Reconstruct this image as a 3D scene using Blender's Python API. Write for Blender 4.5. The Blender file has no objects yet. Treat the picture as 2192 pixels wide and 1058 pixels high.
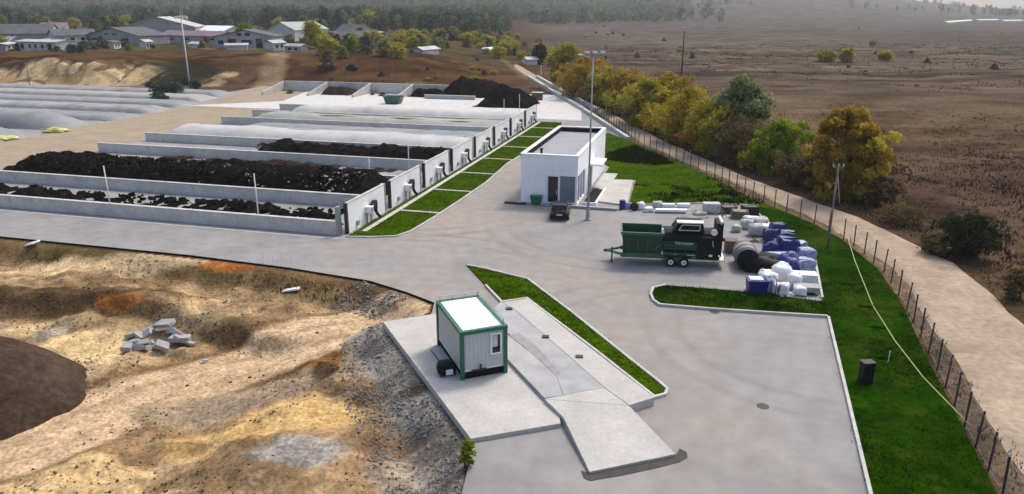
import bpy, bmesh, math, random
import numpy as np
from mathutils import Vector, Matrix
R = math.radians
random.seed(4); rng = np.random.default_rng(11)
scene = bpy.context.scene
col = scene.collection

# ------------------------------------------------------------------ camera, sky, sun, exposure
F_PX, CAM_H = 1580.0, 18.5
PITCH = math.atan(509 / F_PX); CP, SP = math.cos(PITCH), math.sin(PITCH)
cam_d = bpy.data.cameras.new('camera'); cam = bpy.data.objects.new('camera', cam_d); col.objects.link(cam)
cam.location = (0, 0, CAM_H); cam.rotation_euler = (math.pi / 2 - PITCH, 0, 0)
cam_d.sensor_width = 36; cam_d.lens = 36 * F_PX / 2192; cam_d.clip_end = 20000; cam_d.clip_start = .5
scene.camera = cam

SUN_EL, SUN_AZ = R(54), math.atan2(.66, .75)     # a veiled sun stands right and behind the scene (x, y of the direction to the sun)
wd = bpy.data.worlds.new('World'); scene.world = wd; wd.use_nodes = True
nt = wd.node_tree; bg = nt.nodes['Background']
sky = nt.nodes.new('ShaderNodeTexSky'); sky.sky_type = 'NISHITA'; sky.sun_disc = False
sky.sun_elevation = SUN_EL; sky.sun_rotation = SUN_AZ; sky.air_density = 1.0; sky.dust_density = 4.0; sky.ozone_density = 0.6
nt.links.new(sky.outputs[0], bg.inputs[0]); bg.inputs[1].default_value = .15
sd = bpy.data.lights.new('sun', 'SUN'); sd.energy = 1.4; sd.angle = R(11); sd.color = (1, .94, .86)
sun = bpy.data.objects.new('sun', sd); col.objects.link(sun)
to_sun = Vector((math.sin(SUN_AZ) * math.cos(SUN_EL), math.cos(SUN_AZ) * math.cos(SUN_EL), math.sin(SUN_EL)))
sun.rotation_euler = to_sun.to_track_quat('Z', 'Y').to_euler(); sun.location = (60, 80, 80)
vs = scene.view_settings; vs.view_transform = 'Standard'; vs.look = 'None'; vs.exposure = 0.58; vs.gamma = 1; vs.use_curve_mapping = False
scene.cycles.volume_bounces = 1; scene.cycles.max_bounces = 6

# ------------------------------------------------------------------ survey: ground points and the site's own axes
def G(px, py, z=0.0):
    """ground position (metres) of a surveyed point of the photograph at height z"""
    u = (px - 1096) / F_PX; v = (529 - py) / F_PX
    t = (z - CAM_H) / (-SP + v * CP)
    return (u * t, (CP + v * SP) * t)
TH = R(15.1); AX = (math.sin(TH), math.cos(TH)); RX = (math.cos(TH), -math.sin(TH))
OX, OY = -14.65, 60.84
def W(r, s, z=0.0): return (OX + r * RX[0] + s * AX[0], OY + r * RX[1] + s * AX[1], z)
def W2(r, s): return W(r, s)[:2]
SITE_ROT = -TH                                       # rotation about z that turns x into the site's r axis

# ------------------------------------------------------------------ noise
_ng = np.random.default_rng(5).random((256, 256))
def vnoise(x, y):
    x = np.asarray(x, float); y = np.asarray(y, float)
    xi = np.floor(x).astype(int); yi = np.floor(y).astype(int); fx = x - xi; fy = y - yi
    fx = fx * fx * (3 - 2 * fx); fy = fy * fy * (3 - 2 * fy)
    a = _ng[xi % 256, yi % 256]; b = _ng[(xi + 1) % 256, yi % 256]; c = _ng[xi % 256, (yi + 1) % 256]; d = _ng[(xi + 1) % 256, (yi + 1) % 256]
    return (a * (1 - fx) + b * fx) * (1 - fy) + (c * (1 - fx) + d * fx) * fy - .5
def fbm(x, y, o=4):
    s = 0; a = 1.0; f = 1.0
    for i in range(o):
        s = s + a * vnoise(x * f + 17.3 * i, y * f + 9.1 * i); a *= .5; f *= 2.03
    return s
def sstep(a, b, x):
    t = np.clip((np.asarray(x, float) - a) / (b - a), 0, 1); return t * t * (3 - 2 * t)
def segdist(X, Y, pts):
    d = np.full(np.shape(X), 1e9)
    for (x0, y0), (x1, y1) in zip(pts[:-1], pts[1:]):
        dx, dy = x1 - x0, y1 - y0; L = dx * dx + dy * dy + 1e-9
        t = np.clip(((X - x0) * dx + (Y - y0) * dy) / L, 0, 1)
        d = np.minimum(d, np.hypot(X - x0 - t * dx, Y - y0 - t * dy))
    return d
def inside(X, Y, poly):
    r = np.zeros(np.shape(X), bool); n = len(poly)
    for i in range(n):
        x0, y0 = poly[i]; x1, y1 = poly[(i + 1) % n]
        if y0 == y1: continue
        r ^= ((y0 > Y) != (y1 > Y)) & (X < (x1 - x0) * (Y - y0) / (y1 - y0) + x0)
    return r

# ------------------------------------------------------------------ mesh collecting
class MB:
    def __init__(s): s.v = []; s.f = []
    def add(s, vs, fs):
        o = len(s.v); s.v += [tuple(p) for p in vs]; s.f += [tuple(i + o for i in f) for f in fs]; return s
    def box(s, x0, x1, y0, y1, z0, z1, M=None):
        vs = [Vector((x, y, z)) for z in (z0, z1) for y in (y0, y1) for x in (x0, x1)]
        if M is not None: vs = [M @ v for v in vs]
        return s.add(vs, [(0, 2, 3, 1), (4, 5, 7, 6), (0, 1, 5, 4), (2, 6, 7, 3), (0, 4, 6, 2), (1, 3, 7, 5)])
    def prism(s, poly, z0, z1):
        n = len(poly); a = sum(poly[i][0] * poly[(i + 1) % n][1] - poly[(i + 1) % n][0] * poly[i][1] for i in range(n))
        if a < 0: poly = poly[::-1]
        vs = [(x, y, z0) for x, y in poly] + [(x, y, z1) for x, y in poly]
        fs = [tuple(range(n))[::-1], tuple(range(n, 2 * n))] + [(i, (i + 1) % n, n + (i + 1) % n, n + i) for i in range(n)]
        return s.add(vs, fs)
    def tube(s, pts, rad, n=8, cap=True):
        pts = [Vector(p) for p in pts]
        if not hasattr(rad, '__len__'): rad = [rad] * len(pts)
        vs = []; up0 = None
        for i, p in enumerate(pts):
            t = (pts[min(i + 1, len(pts) - 1)] - pts[max(i - 1, 0)]).normalized()
            up = Vector((0, 0, 1)) if abs(t.z) < .9 else Vector((1, 0, 0))
            if up0 is not None: up = up0
            a = t.cross(up).normalized(); b = a.cross(t).normalized(); up0 = b
            for k in range(n):
                an = 2 * math.pi * (k + .5) / n; vs.append(p + (a * math.cos(an) + b * math.sin(an)) * rad[i])
        fs = []
        for i in range(len(pts) - 1):
            for k in range(n):
                k2 = (k + 1) % n; fs.append((i * n + k, i * n + k2, (i + 1) * n + k2, (i + 1) * n + k))
        if cap: fs += [tuple(range(n))[::-1], tuple(range((len(pts) - 1) * n, len(pts) * n))]
        return s.add(vs, fs)
    def loft(s, secs, cap=True):
        n = len(secs[0]); vs = [p for sec in secs for p in sec]; fs = []
        for i in range(len(secs) - 1):
            for k in range(n):
                k2 = (k + 1) % n; fs.append((i * n + k, i * n + k2, (i + 1) * n + k2, (i + 1) * n + k))
        if cap: fs += [tuple(range(n))[::-1], tuple(range((len(secs) - 1) * n, len(secs) * n))]
        return s.add(vs, fs)
    def lump(s, c, sx, sy, sz, seed, n=10, rough=.16, boxy=3.0):
        rr = np.random.default_rng(seed); ph = rr.random(6) * 9
        vs = []; m = n + 4
        for i in range(n + 1):
            el = -math.pi / 2 + math.pi * i / n
            for k in range(m):
                an = 2 * math.pi * k / m
                d = Vector((math.cos(el) * math.cos(an), math.cos(el) * math.sin(an), math.sin(el)))
                q = (abs(d.x) ** boxy + abs(d.y) ** boxy + abs(d.z) ** boxy) ** (-1 / boxy)
                w = 1 + rough * (math.sin(3 * d.x + ph[0]) * math.cos(4 * d.y + ph[1]) + .7 * math.sin(7 * d.z + 5 * d.x + ph[2]) * math.cos(6 * d.y + ph[3]))
                vs.append((c[0] + d.x * q * w * sx / 2, c[1] + d.y * q * w * sy / 2, c[2] + d.z * q * w * sz / 2))
        fs = [(i * m + k, i * m + (k + 1) % m, (i + 1) * m + (k + 1) % m, (i + 1) * m + k) for i in range(n) for k in range(m)]
        return s.add(vs, fs)
    def build(s, name, mat, parent=None, smooth=False, loc=None):
        me = bpy.data.meshes.new(name); me.from_pydata(s.v, [], s.f); me.update()
        if smooth: me.polygons.foreach_set('use_smooth', [True] * len(me.polygons))
        me.materials.append(mat)
        o = bpy.data.objects.new(name, me); col.objects.link(o)
        if parent: o.parent = parent
        if loc: o.location = loc
        return o
def mesh_np(name, V, Fc, mat, parent=None, smooth=True, attrs=None):
    me = bpy.data.meshes.new(name); V = np.asarray(V, np.float32); Fc = np.asarray(Fc, np.int32); k = Fc.shape[1]
    me.vertices.add(len(V)); me.vertices.foreach_set('co', V.ravel())
    me.loops.add(Fc.size); me.loops.foreach_set('vertex_index', Fc.ravel())
    me.polygons.add(len(Fc)); me.polygons.foreach_set('loop_start', np.arange(len(Fc), dtype=np.int32) * k)
    me.update(calc_edges=True); me.validate()
    if smooth: me.polygons.foreach_set('use_smooth', [True] * len(me.polygons))
    for an, arr in (attrs or {}).items():
        arr = np.asarray(arr, np.float32)
        if arr.ndim == 1:
            a = me.attributes.new(an, 'FLOAT', 'POINT'); a.data.foreach_set('value', arr)
        else:
            a = me.attributes.new(an, 'FLOAT_COLOR', 'POINT')
            a.data.foreach_set('color', np.c_[arr, np.ones(len(arr))].astype(np.float32).ravel())
    if mat: me.materials.append(mat)
    o = bpy.data.objects.new(name, me); col.objects.link(o)
    if parent: o.parent = parent
    return o
def grid_faces(n, m):
    i, j = np.meshgrid(np.arange(n - 1), np.arange(m - 1), indexing='ij'); a = (i * m + j).ravel()
    return np.c_[a, a + m, a + m + 1, a + 1]
def tag(o, label=None, cat=None, group=None, kind=None):
    if label: o['label'] = label
    if cat: o['category'] = cat
    if group: o['group'] = group
    if kind: o['kind'] = kind
    return o
def thing(name, label, cat, loc=(0, 0, 0), rz=0, group=None):
    o = bpy.data.objects.new(name, None); col.objects.link(o); o.location = loc; o.rotation_euler = (0, 0, rz); o.empty_display_size = .3
    return tag(o, label, cat, group)
def copy_tree(o, parent=None):
    c = o.copy(); col.objects.link(c); c.parent = parent
    for ch in list(o.children): copy_tree(ch, c)
    return c
def dup(o, loc, rz, label, scale=None):
    c = copy_tree(o); c.location = loc; c.rotation_euler = (0, 0, rz); c['label'] = label
    if scale: c.scale = scale
    return c

# ------------------------------------------------------------------ materials
def mat(name, c, rough=.8, var=.18, scale=3.0, bump=0.0, bscale=None, metal=0.0, c2=None, attr=None, spec=None, detail=6, world=False, fine=None, patch=None, arcs=None):
    m = bpy.data.materials.new(name); m.use_nodes = True; t = m.node_tree; N = t.nodes; L = t.links
    b = N['Principled BSDF']; b.inputs['Roughness'].default_value = rough; b.inputs['Metallic'].default_value = metal
    if spec is not None: b.inputs['Specular IOR Level'].default_value = spec
    if world: pos = N.new('ShaderNodeNewGeometry').outputs['Position']
    else: pos = N.new('ShaderNodeTexCoord').outputs['Object']
    n = N.new('ShaderNodeTexNoise'); n.inputs['Scale'].default_value = scale; n.inputs['Detail'].default_value = detail; n.inputs['Roughness'].default_value = .62
    L.new(pos, n.inputs['Vector'])
    rp = N.new('ShaderNodeMapRange'); rp.inputs[1].default_value = .3; rp.inputs[2].default_value = .7
    rp.inputs[3].default_value = 0; rp.inputs[4].default_value = 1; L.new(n.outputs['Fac'], rp.inputs[0])
    mx = N.new('ShaderNodeMix'); mx.data_type = 'RGBA'; L.new(rp.outputs[0], mx.inputs[0])
    if attr == 'color':
        at = N.new('ShaderNodeAttribute'); at.attribute_name = 'col'
        d = N.new('ShaderNodeMix'); d.data_type = 'RGBA'; d.blend_type = 'MULTIPLY'; d.inputs[0].default_value = 1
        mx.inputs[6].default_value = (1 - var,) * 3 + (1,); mx.inputs[7].default_value = (1 + var,) * 3 + (1,)
        L.new(at.outputs['Color'], d.inputs[6]); L.new(mx.outputs[2], d.inputs[7]); out = d.outputs[2]
    else:
        lo = tuple(x * (1 - var) for x in c) + (1,); hi = (tuple(c2) if c2 else tuple(min(1, x * (1 + var)) for x in c)) + (1,)
        mx.inputs[6].default_value = lo; mx.inputs[7].default_value = hi; out = mx.outputs[2]
        if attr:                                     # float attribute mixes towards a second material colour
            an, ac = attr
            at = N.new('ShaderNodeAttribute'); at.attribute_name = an
            d = N.new('ShaderNodeMix'); d.data_type = 'RGBA'; L.new(at.outputs['Fac'], d.inputs[0])
            L.new(out, d.inputs[6]); d.inputs[7].default_value = tuple(ac) + (1,); out = d.outputs[2]
    if fine:                                         # second, fine speckle
        fs, fv = fine
        n3 = N.new('ShaderNodeTexNoise'); n3.inputs['Scale'].default_value = fs; n3.inputs['Detail'].default_value = 3; L.new(pos, n3.inputs['Vector'])
        r3 = N.new('ShaderNodeMapRange'); r3.inputs[1].default_value = .3; r3.inputs[2].default_value = .7; r3.inputs[3].default_value = 1 - fv; r3.inputs[4].default_value = 1 + fv
        L.new(n3.outputs['Fac'], r3.inputs[0])
        d = N.new('ShaderNodeMix'); d.data_type = 'RGBA'; d.blend_type = 'MULTIPLY'; d.inputs[0].default_value = 1
        L.new(out, d.inputs[6]); L.new(r3.outputs[0], d.inputs[7]); out = d.outputs[2]
    for (ps, lo_, hi_, pc) in (patch or ()):             # worn or stained patches of another colour
        n4_ = N.new('ShaderNodeTexNoise'); n4_.inputs['Scale'].default_value = ps; n4_.inputs['Detail'].default_value = 9; n4_.inputs['Roughness'].default_value = .68; n4_.inputs['Distortion'].default_value = .4; L.new(pos, n4_.inputs['Vector'])
        r4 = N.new('ShaderNodeMapRange'); r4.inputs[1].default_value = lo_; r4.inputs[2].default_value = hi_; L.new(n4_.outputs['Fac'], r4.inputs[0])
        d = N.new('ShaderNodeMix'); d.data_type = 'RGBA'; L.new(r4.outputs[0], d.inputs[0]); L.new(out, d.inputs[6]); d.inputs[7].default_value = tuple(pc) + (1,); out = d.outputs[2]
    for (cx, cy, rad, qx, qy, qr, k_) in (arcs or ()):   # tyre tracks: a pair of wheel lines on a turning circle, near one place only
        def vd(x, y):
            v = N.new('ShaderNodeVectorMath'); v.operation = 'DISTANCE'; L.new(pos, v.inputs[0]); v.inputs[1].default_value = (x, y, 0); return v.outputs['Value']
        def mth(op, a, b_):
            m_ = N.new('ShaderNodeMath'); m_.operation = op
            for i, q in enumerate((a, b_)):
                if hasattr(q, 'links'): L.new(q, m_.inputs[i])
                else: m_.inputs[i].default_value = q
            return m_.outputs[0]
        e = mth('ABSOLUTE', mth('SUBTRACT', mth('ABSOLUTE', mth('SUBTRACT', vd(cx, cy), rad), 0), .95), 0)
        ln = N.new('ShaderNodeMapRange'); ln.inputs[1].default_value = .16; ln.inputs[2].default_value = .42; ln.inputs[3].default_value = 1; ln.inputs[4].default_value = 0; L.new(e, ln.inputs[0])
        rg = N.new('ShaderNodeMapRange'); rg.inputs[1].default_value = qr * .5; rg.inputs[2].default_value = qr; rg.inputs[3].default_value = k_; rg.inputs[4].default_value = 0; L.new(vd(qx, qy), rg.inputs[0])
        f_ = mth('MULTIPLY', mth('MULTIPLY', ln.outputs[0], rg.outputs[0]), rp.outputs[0])
        d = N.new('ShaderNodeMix'); d.data_type = 'RGBA'; L.new(f_, d.inputs[0]); L.new(out, d.inputs[6]); d.inputs[7].default_value = (.10, .09, .08, 1); out = d.outputs[2]
    L.new(out, b.inputs['Base Color'])
    if bump:
        n2 = N.new('ShaderNodeTexNoise'); n2.inputs['Scale'].default_value = bscale or scale * 6; n2.inputs['Detail'].default_value = 5; L.new(pos, n2.inputs['Vector'])
        bp = N.new('ShaderNodeBump'); bp.inputs['Strength'].default_value = bump; bp.inputs['Distance'].default_value = .1
        L.new(n2.outputs['Fac'], bp.inputs['Height']); L.new(bp.outputs[0], b.inputs['Normal'])
    return m
def leafmat(name, c1, c2):
    """leaf colour between two tints by the clump's own 'tint', slightly translucent"""
    m = bpy.data.materials.new(name); m.use_nodes = True; t = m.node_tree; N = t.nodes; L = t.links; b = N['Principled BSDF']
    at = N.new('ShaderNodeAttribute'); at.attribute_name = 'tint'
    mx = N.new('ShaderNodeMix'); mx.data_type = 'RGBA'; L.new(at.outputs['Fac'], mx.inputs[0]); mx.inputs[6].default_value = tuple(c1) + (1,); mx.inputs[7].default_value = tuple(c2) + (1,)
    L.new(mx.outputs[2], b.inputs['Base Color']); b.inputs['Roughness'].default_value = .7; b.inputs['Specular IOR Level'].default_value = 0
    tr = N.new('ShaderNodeBsdfTranslucent'); L.new(mx.outputs[2], tr.inputs[0])
    ms = N.new('ShaderNodeMixShader'); ms.inputs[0].default_value = .4; L.new(b.outputs[0], ms.inputs[1]); L.new(tr.outputs[0], ms.inputs[2])
    L.new(ms.outputs[0], N['Material Output'].inputs[0]); return m

M = {}
ARCS = [G(900, 420) + (13.5,) + G(1040, 560) + (16, .36), G(1350, 480) + (12.0,) + G(1220, 560) + (14, .32), G(1500, 760) + (11.0,) + G(1330, 690) + (13, .32), G(1180, 700) + (22.0,) + G(1500, 850) + (14, .28), G(700, 700) + (19.0,) + G(850, 560) + (15, .34), G(1000, 330) + (17.0,) + G(1110, 440) + (13, .3), G(1750, 720) + (9.0,) + G(1560, 760) + (9, .25)]
M['ground'] = mat('soil_and_grassland', (1, 1, 1), .95, .30, 1.1, 1.0, 3.2, attr='color', world=True, fine=(5, .34), spec=0.0)
M['tarmac'] = mat('worn_tarmac', (.238, .235, .231), .9, .16, .22, .12, 9, attr=('dirt', (.295, .255, .215)), world=True, detail=10, fine=(.9, .10), patch=((.13, .56, .78, (.195, .188, .18)), (.5, .64, .78, (.185, .178, .168)), (.09, .58, .74, (.275, .265, .25)), (2.2, .69, .75, (.15, .145, .14))), arcs=ARCS, spec=0.25)
M['concrete'] = mat('concrete', (.52, .505, .475), .9, .16, .6, .1, 8, world=True, fine=(4, .09), patch=((.6, .58, .72, (.30, .29, .27)),), spec=0.3)
M['pad'] = mat('pale_concrete', (.43, .415, .385), .9, .13, .5, .1, 8, world=True, fine=(5, .08), patch=((.35, .58, .72, (.33, .315, .29)), (1.5, .66, .74, (.27, .255, .235))), spec=0.3)
M['deck'] = mat('weighbridge_deck', (.29, .295, .31), .7, .15, .7, .05, 8, world=True, c2=(.39, .385, .37))
M['kerb'] = mat('kerb_concrete', (.46, .45, .42), .9, .2, 1.2, world=True, spec=0.3)
M['track'] = mat('sandy_track', (.31, .255, .185), .95, .16, .35, .3, 3, world=True, fine=(2.5, .1), spec=0.0)
M['road'] = mat('dirt_road', (.35, .275, .20), .95, .2, .3, .5, 3, world=True, fine=(2.5, .16), patch=((.25, .55, .72, (.26, .195, .135)), (1.4, .62, .74, (.20, .15, .10)), (.18, .6, .72, (.43, .36, .28))), spec=0.0)
M['floor'] = mat('bay_concrete', (.27, .265, .255), .9, .25, .35, .1, 6, world=True, fine=(3, .12), spec=0.25)
M['compost'] = mat('dark_compost', (.005, .0046, .004), 1, .6, 1.6, 1.0, 7, fine=(6, .6), c2=(.016, .0145, .0125), patch=((.5, .56, .7, (.028, .022, .016)), (2.5, .6, .7, (.045, .042, .036))), world=True, spec=0.0)
M['mulch'] = mat('brown_compost', (.035, .026, .019), 1, .4, 1.2, 1.0, 6, fine=(5, .5), world=True, spec=0.0)
M['cover'] = mat('membrane_cover', (.29, .285, .265), .75, .16, .35, .25, 1.2, world=True)
M['coverw'] = mat('white_membrane', (.42, .415, .395), .7, .12, .4, .3, 1.2, world=True)
M['coverg'] = mat('grey_membrane', (.215, .22, .22), .75, .2, .3, .25, 1.2, world=True)
M['hem'] = mat('yellow_hem', (.50, .50, .16), .8, .2, 1, world=True)
M['lawn'] = mat('green_lawn', (.004, .022, .0004), .95, .4, .3, .5, 5, world=True, c2=(.015, .050, .001), fine=(3, .35), patch=((.28, .50, .66, (.034, .050, .004)), (.9, .60, .72, (.050, .040, .014)), (.5, .58, .72, (.008, .018, .002))), spec=0.0)
M['lawn_o'] = mat('olive_lawn', (.028, .060, .001), .95, .3, .5, .5, 5, world=True, c2=(.050, .092, .002), fine=(3, .35), patch=((.4, .56, .72, (.055, .062, .008)), (.9, .64, .75, (.05, .04, .016))), spec=0.0)
M['blade'] = mat('grass_blades', (.007, .027, .0005), .9, .45, .3, world=True, c2=(.019, .055, .001), patch=((.28, .50, .66, (.042, .056, .006)), (.5, .58, .72, (.006, .016, .001))), spec=0.0)
M['blade_o'] = mat('olive_blades', (.032, .066, .001), .9, .3, .5, world=True, c2=(.056, .100, .002), spec=0.0)
M['dry'] = mat('dry_grass', (.105, .078, .05), .95, .3, .12, world=True, c2=(.17, .125, .08), spec=0.0)
M['scrub'] = mat('red_brown_weeds', (.075, .05, .036), .95, .3, .2, world=True, c2=(.11, .074, .05), spec=0.0)
M['white'] = mat('white_paint', (.78, .79, .82), .6, .04, 1.0)
M['whitew'] = mat('white_render', (.86, .865, .885), .85, .05, .6, fine=(2, .04), patch=((.5, .60, .78, (.70, .70, .70)),))
M['panel'] = mat('panel_wall', (.76, .76, .76), .8, .08, .5, fine=(2.5, .05))
M['roofgrey'] = mat('roof_membrane', (.27, .275, .29), .85, .1, .5)
M['dark'] = mat('bitumen_and_shade', (.014, .014, .015), .9, .2, 2, spec=.1)
M['black'] = mat('black_paint_and_shade', (.005, .005, .006), .6, .2, 2, spec=.2)
M['carpaint'] = mat('black_car_paint', (.006, .006, .007), .15, .1, 2)
M['glass'] = mat('dark_glass', (.012, .014, .018), .08, .1, 2)
M['greyglass'] = mat('blue_grey_glazing', (.16, .19, .23), .15, .1, 1)
M['rubber'] = mat('rubber', (.012, .012, .012), .9, .2, 5)
M['steel'] = mat('galvanised_steel', (.33, .34, .35), .5, .12, 2, metal=.5)
M['steelw'] = mat('white_steel', (.62, .62, .6), .6, .1, 2)
M['dsteel'] = mat('dark_steel', (.028, .027, .026), .7, .3, 4)
M['green'] = mat('green_machine_paint', (.003, .036, .019), .4, .2, 1)
M['greenl'] = mat('green_edge_paint', (.012, .105, .06), .4, .2, 1)
M['cabgreen'] = mat('cabin_green', (.004, .115, .06), .5, .12, 2)
M['cabgrey'] = mat('cabin_grey_sheet', (.46, .465, .465), .6, .06, 1.5)
M['cabroof'] = mat('cabin_white_roof', (.82, .84, .84), .45, .05, 1, patch=((1.2, .56, .72, (.62, .64, .62)),))
M['letter'] = mat('pale_lettering', (.62, .72, .68), .5, .05, 2)
M['bluetarp'] = mat('blue_plastic', (.008, .016, .13), .5, .5, 5, c2=(.03, .055, .22), patch=((4, .60, .66, (.40, .44, .55)), (2.5, .56, .62, (.01, .012, .03))))
M['bluepale'] = mat('pale_blue_wrap', (.30, .34, .48), .5, .4, 3, patch=((3, .55, .6, (.05, .06, .22)),))
M['bluebox'] = mat('blue_box_plastic', (.008, .018, .16), .5, .2, 3)
M['bag'] = mat('white_bag', (.72, .72, .71), .8, .12, 3, .3, 6)
M['bagg'] = mat('grey_bag', (.45, .44, .42), .85, .3, 3, .3, 6)
M['brown'] = mat('brown_board', (.14, .085, .07), .8, .25, 4)
M['wood'] = mat('weathered_wood', (.22, .18, .13), .85, .3, 5)
M['drum'] = mat('grey_drum_metal', (.22, .215, .205), .6, .2, 3)
M['redw'] = mat('red_hose', (.30, .05, .04), .6, .2, 3)
M['hose'] = mat('yellow_hose', (.34, .38, .10), .6, .1, 3)
M['greybox'] = mat('grey_box', (.30, .31, .31), .7, .2, 3)
M['bark'] = mat('bark', (.09, .065, .045), .95, .3, 4, .4, 12, spec=0.0)
M['bgbrick'] = mat('grey_brick', (.30, .29, .29), .9, .2, .3)
M['bgwhite'] = mat('whitewash', (.52, .50, .50), .9, .2, .3)
M['bglav'] = mat('lavender_render', (.34, .325, .37), .9, .2, .3)
M['bgroof'] = mat('old_slate_roof', (.085, .09, .095), .9, .3, .3)
M['bgroofl'] = mat('pale_sheet_roof', (.38, .385, .37), .7, .2, .3)
M['bgroofr'] = mat('reddish_roof', (.19, .135, .15), .9, .2, .3)
M['bgrooff'] = mat('pale_green_roof', (.30, .33, .30), .8, .2, .3)
M['rubble'] = mat('broken_concrete', (.33, .325, .315), .9, .25, 2, patch=((2, .5, .7, (.20, .185, .165)),))
M['stone'] = mat('grey_gravel', (.22, .21, .20), .95, .4, 1.5, world=True, spec=0.0)
M['mound'] = mat('dark_soil', (.055, .039, .028), 1, .3, .5, .9, 4, world=True, fine=(3, .3), patch=((.4, .52, .7, (.082, .060, .043)),), spec=0.0)
M['cable'] = mat('cable', (.05, .05, .05), .8, .1, 3)
M['wire'] = mat('fence_wire', (.20, .195, .18), .6, .1, 3)
M['puddle'] = mat('wet_grey_ground', (.23, .235, .25), .35, .25, .5, world=True)
LEAF = dict(
    orange=leafmat('orange_leaves', (.26, .16, .02), (.43, .285, .045)), yellow=leafmat('yellow_leaves', (.27, .205, .014), (.49, .385, .04)),
    olive=leafmat('olive_leaves', (.22, .20, .015), (.42, .37, .05)), green=leafmat('green_leaves', (.12, .17, .008), (.28, .34, .03)),
    pale=leafmat('pale_green_leaves', (.14, .165, .06), (.29, .32, .15)), dark=leafmat('dark_leaves', (.012, .018, .008), (.04, .05, .02)),
    wood=leafmat('far_wood_leaves', (.05, .07, .05), (.17, .18, .10)), teal=leafmat('dark_wood_leaves', (.03, .055, .042), (.11, .14, .085)),
    brown=leafmat('brown_leaves', (.10, .07, .035), (.20, .145, .07)))

# ================================================================== TERRAIN
PIT = [G(-600, 455), G(0, 509), G(400, 549), G(620, 573), G(790, 604), G(870, 628), G(925, 651), G(905, 675), G(818, 690), G(1006, 943), G(1000, 985), G(982, 1070), G(940, 1500), G(-1400, 1500), G(-2500, 700)]
PIT_EDGE = PIT[:13]
ROAD_R = [W2(49.0, -48), W2(49.6, -20), W2(49.7, -6), W2(49.0, 6), W2(44.6, 17), W2(34.8, 33), W2(24, 55), W2(11.5, 85), W2(-8, 130), W2(-29, 182), W2(-52, 240)]
ROAD_L = [W2(43.9, -48), W2(43.9, -20), W2(44.2, -6), W2(44.1, 3), W2(40.6, 15.2), W2(31.8, 32.4), W2(20.8, 52.6), W2(9.2, 85), W2(-11.5, 129), W2(-32, 181), W2(-55, 239)]
SITE = [W2(-160, -9), W2(13, -9), W2(11, -16), W2(20, -28), W2(19, -60), W2(44.5, -60), W2(44.5, 5), W2(32, 32), W2(21, 53), W2(10, 85), W2(-6, 112), W2(-160, 112)]
BANK2 = [G(-200, 632, -1), G(0, 640, -1), G(170, 628, -1), G(330, 655, -1), G(480, 690, -1), G(560, 735, -1.5)]     # second step inside the pit
PTRACK = [G(905, 660, -.6), G(700, 720, -1.6), G(480, 790, -2), G(300, 850, -2.2), G(60, 960, -2.3)]
def gz(X, Y):
    X = np.asarray(X, float); Y = np.asarray(Y, float)
    ins = inside(X, Y, PIT); d = segdist(X, Y, PIT_EDGE)
    di = np.where(ins, d, 0)
    dsite = np.where(inside(X, Y, SITE), 0, segdist(X, Y, SITE + SITE[:1]))
    z = np.full(X.shape, -.15)
    # open field to the right of the road and beyond
    droad = segdist(X, Y, ROAD_R + ROAD_L[::-1] + ROAD_R[:1]); onroad = inside(X, Y, ROAD_R + ROAD_L[::-1])
    fm = sstep(.5, 9, np.where(onroad, 0, droad)) * sstep(1, 12, dsite) * (~ins)
    z = z + fm * (.9 * fbm(X / 19, Y / 19) + .35 * fbm(X / 4.1, Y / 4.1, 3) - .15)
    # plateau of the village behind the plant
    cliff = np.exp(-((X + 118) / 30) ** 2)
    y0 = 194 + 6 * fbm(X / 25, Y * 0 + 3.3); wdt = 42 * (1 - cliff) + 7 * cliff
    pl = 5.0 * sstep(0, 1, (Y - y0 - .26 * (X + 60) * 0) / wdt) * (1 - sstep(-45, 2, X - (Y - 200) * .05))
    z = z + pl * (1 + .0 * X) + pl * .22 * fbm(X / 7, Y / 7, 4)
    # far hills
    hh = 76 - 60 * sstep(900, 1750, X * 2600 / np.maximum(Y, 1)) + 12 * fbm(X / 500, Y / 500, 3)
    z = z + hh * sstep(650, 2700, Y) ** 1.15
    # the excavation
    pd = 1.15 * sstep(0, 2.6, di + .9 * fbm(X / 3.0, Y / 3.0, 3) * sstep(0, 1.2, di))
    db = segdist(X, Y, BANK2); below = np.zeros(X.shape)
    bx_ = np.array([p[0] for p in BANK2]); by_ = np.array([p[1] for p in BANK2]); k_ = np.argsort(bx_)
    below = sstep(-.7, .7, np.interp(X, bx_[k_], by_[k_]) + .9 * fbm(X / 2.5, Y / 2.5, 3) - Y) * (1 - sstep(-16, -11, X))
    pd = pd + .95 * below * sstep(.5, 2, di)
    tk = sstep(2.2, 4.0, segdist(X, Y, PTRACK))
    rough = sstep(.2, 3, di) * (.12 + .88 * tk)
    z = np.where(ins, z - pd + rough * (.75 * fbm(X / 4.2, Y / 4.2, 5) + .30 * fbm(X / 1.1, Y / 1.1, 4) + .55 * (.22 - np.abs(fbm(X / 3.1 + 5, Y / 2.2, 3)))), z)
    return z
def g1(x, y): return float(gz(np.array([x]), np.array([y]))[0])
def Gt(px, py):
    """surveyed point on the modelled relief"""
    z = 0.0
    for _ in range(6):
        x, y = G(px, py, z); z = g1(x, y)
    return (x, y, z)

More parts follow.
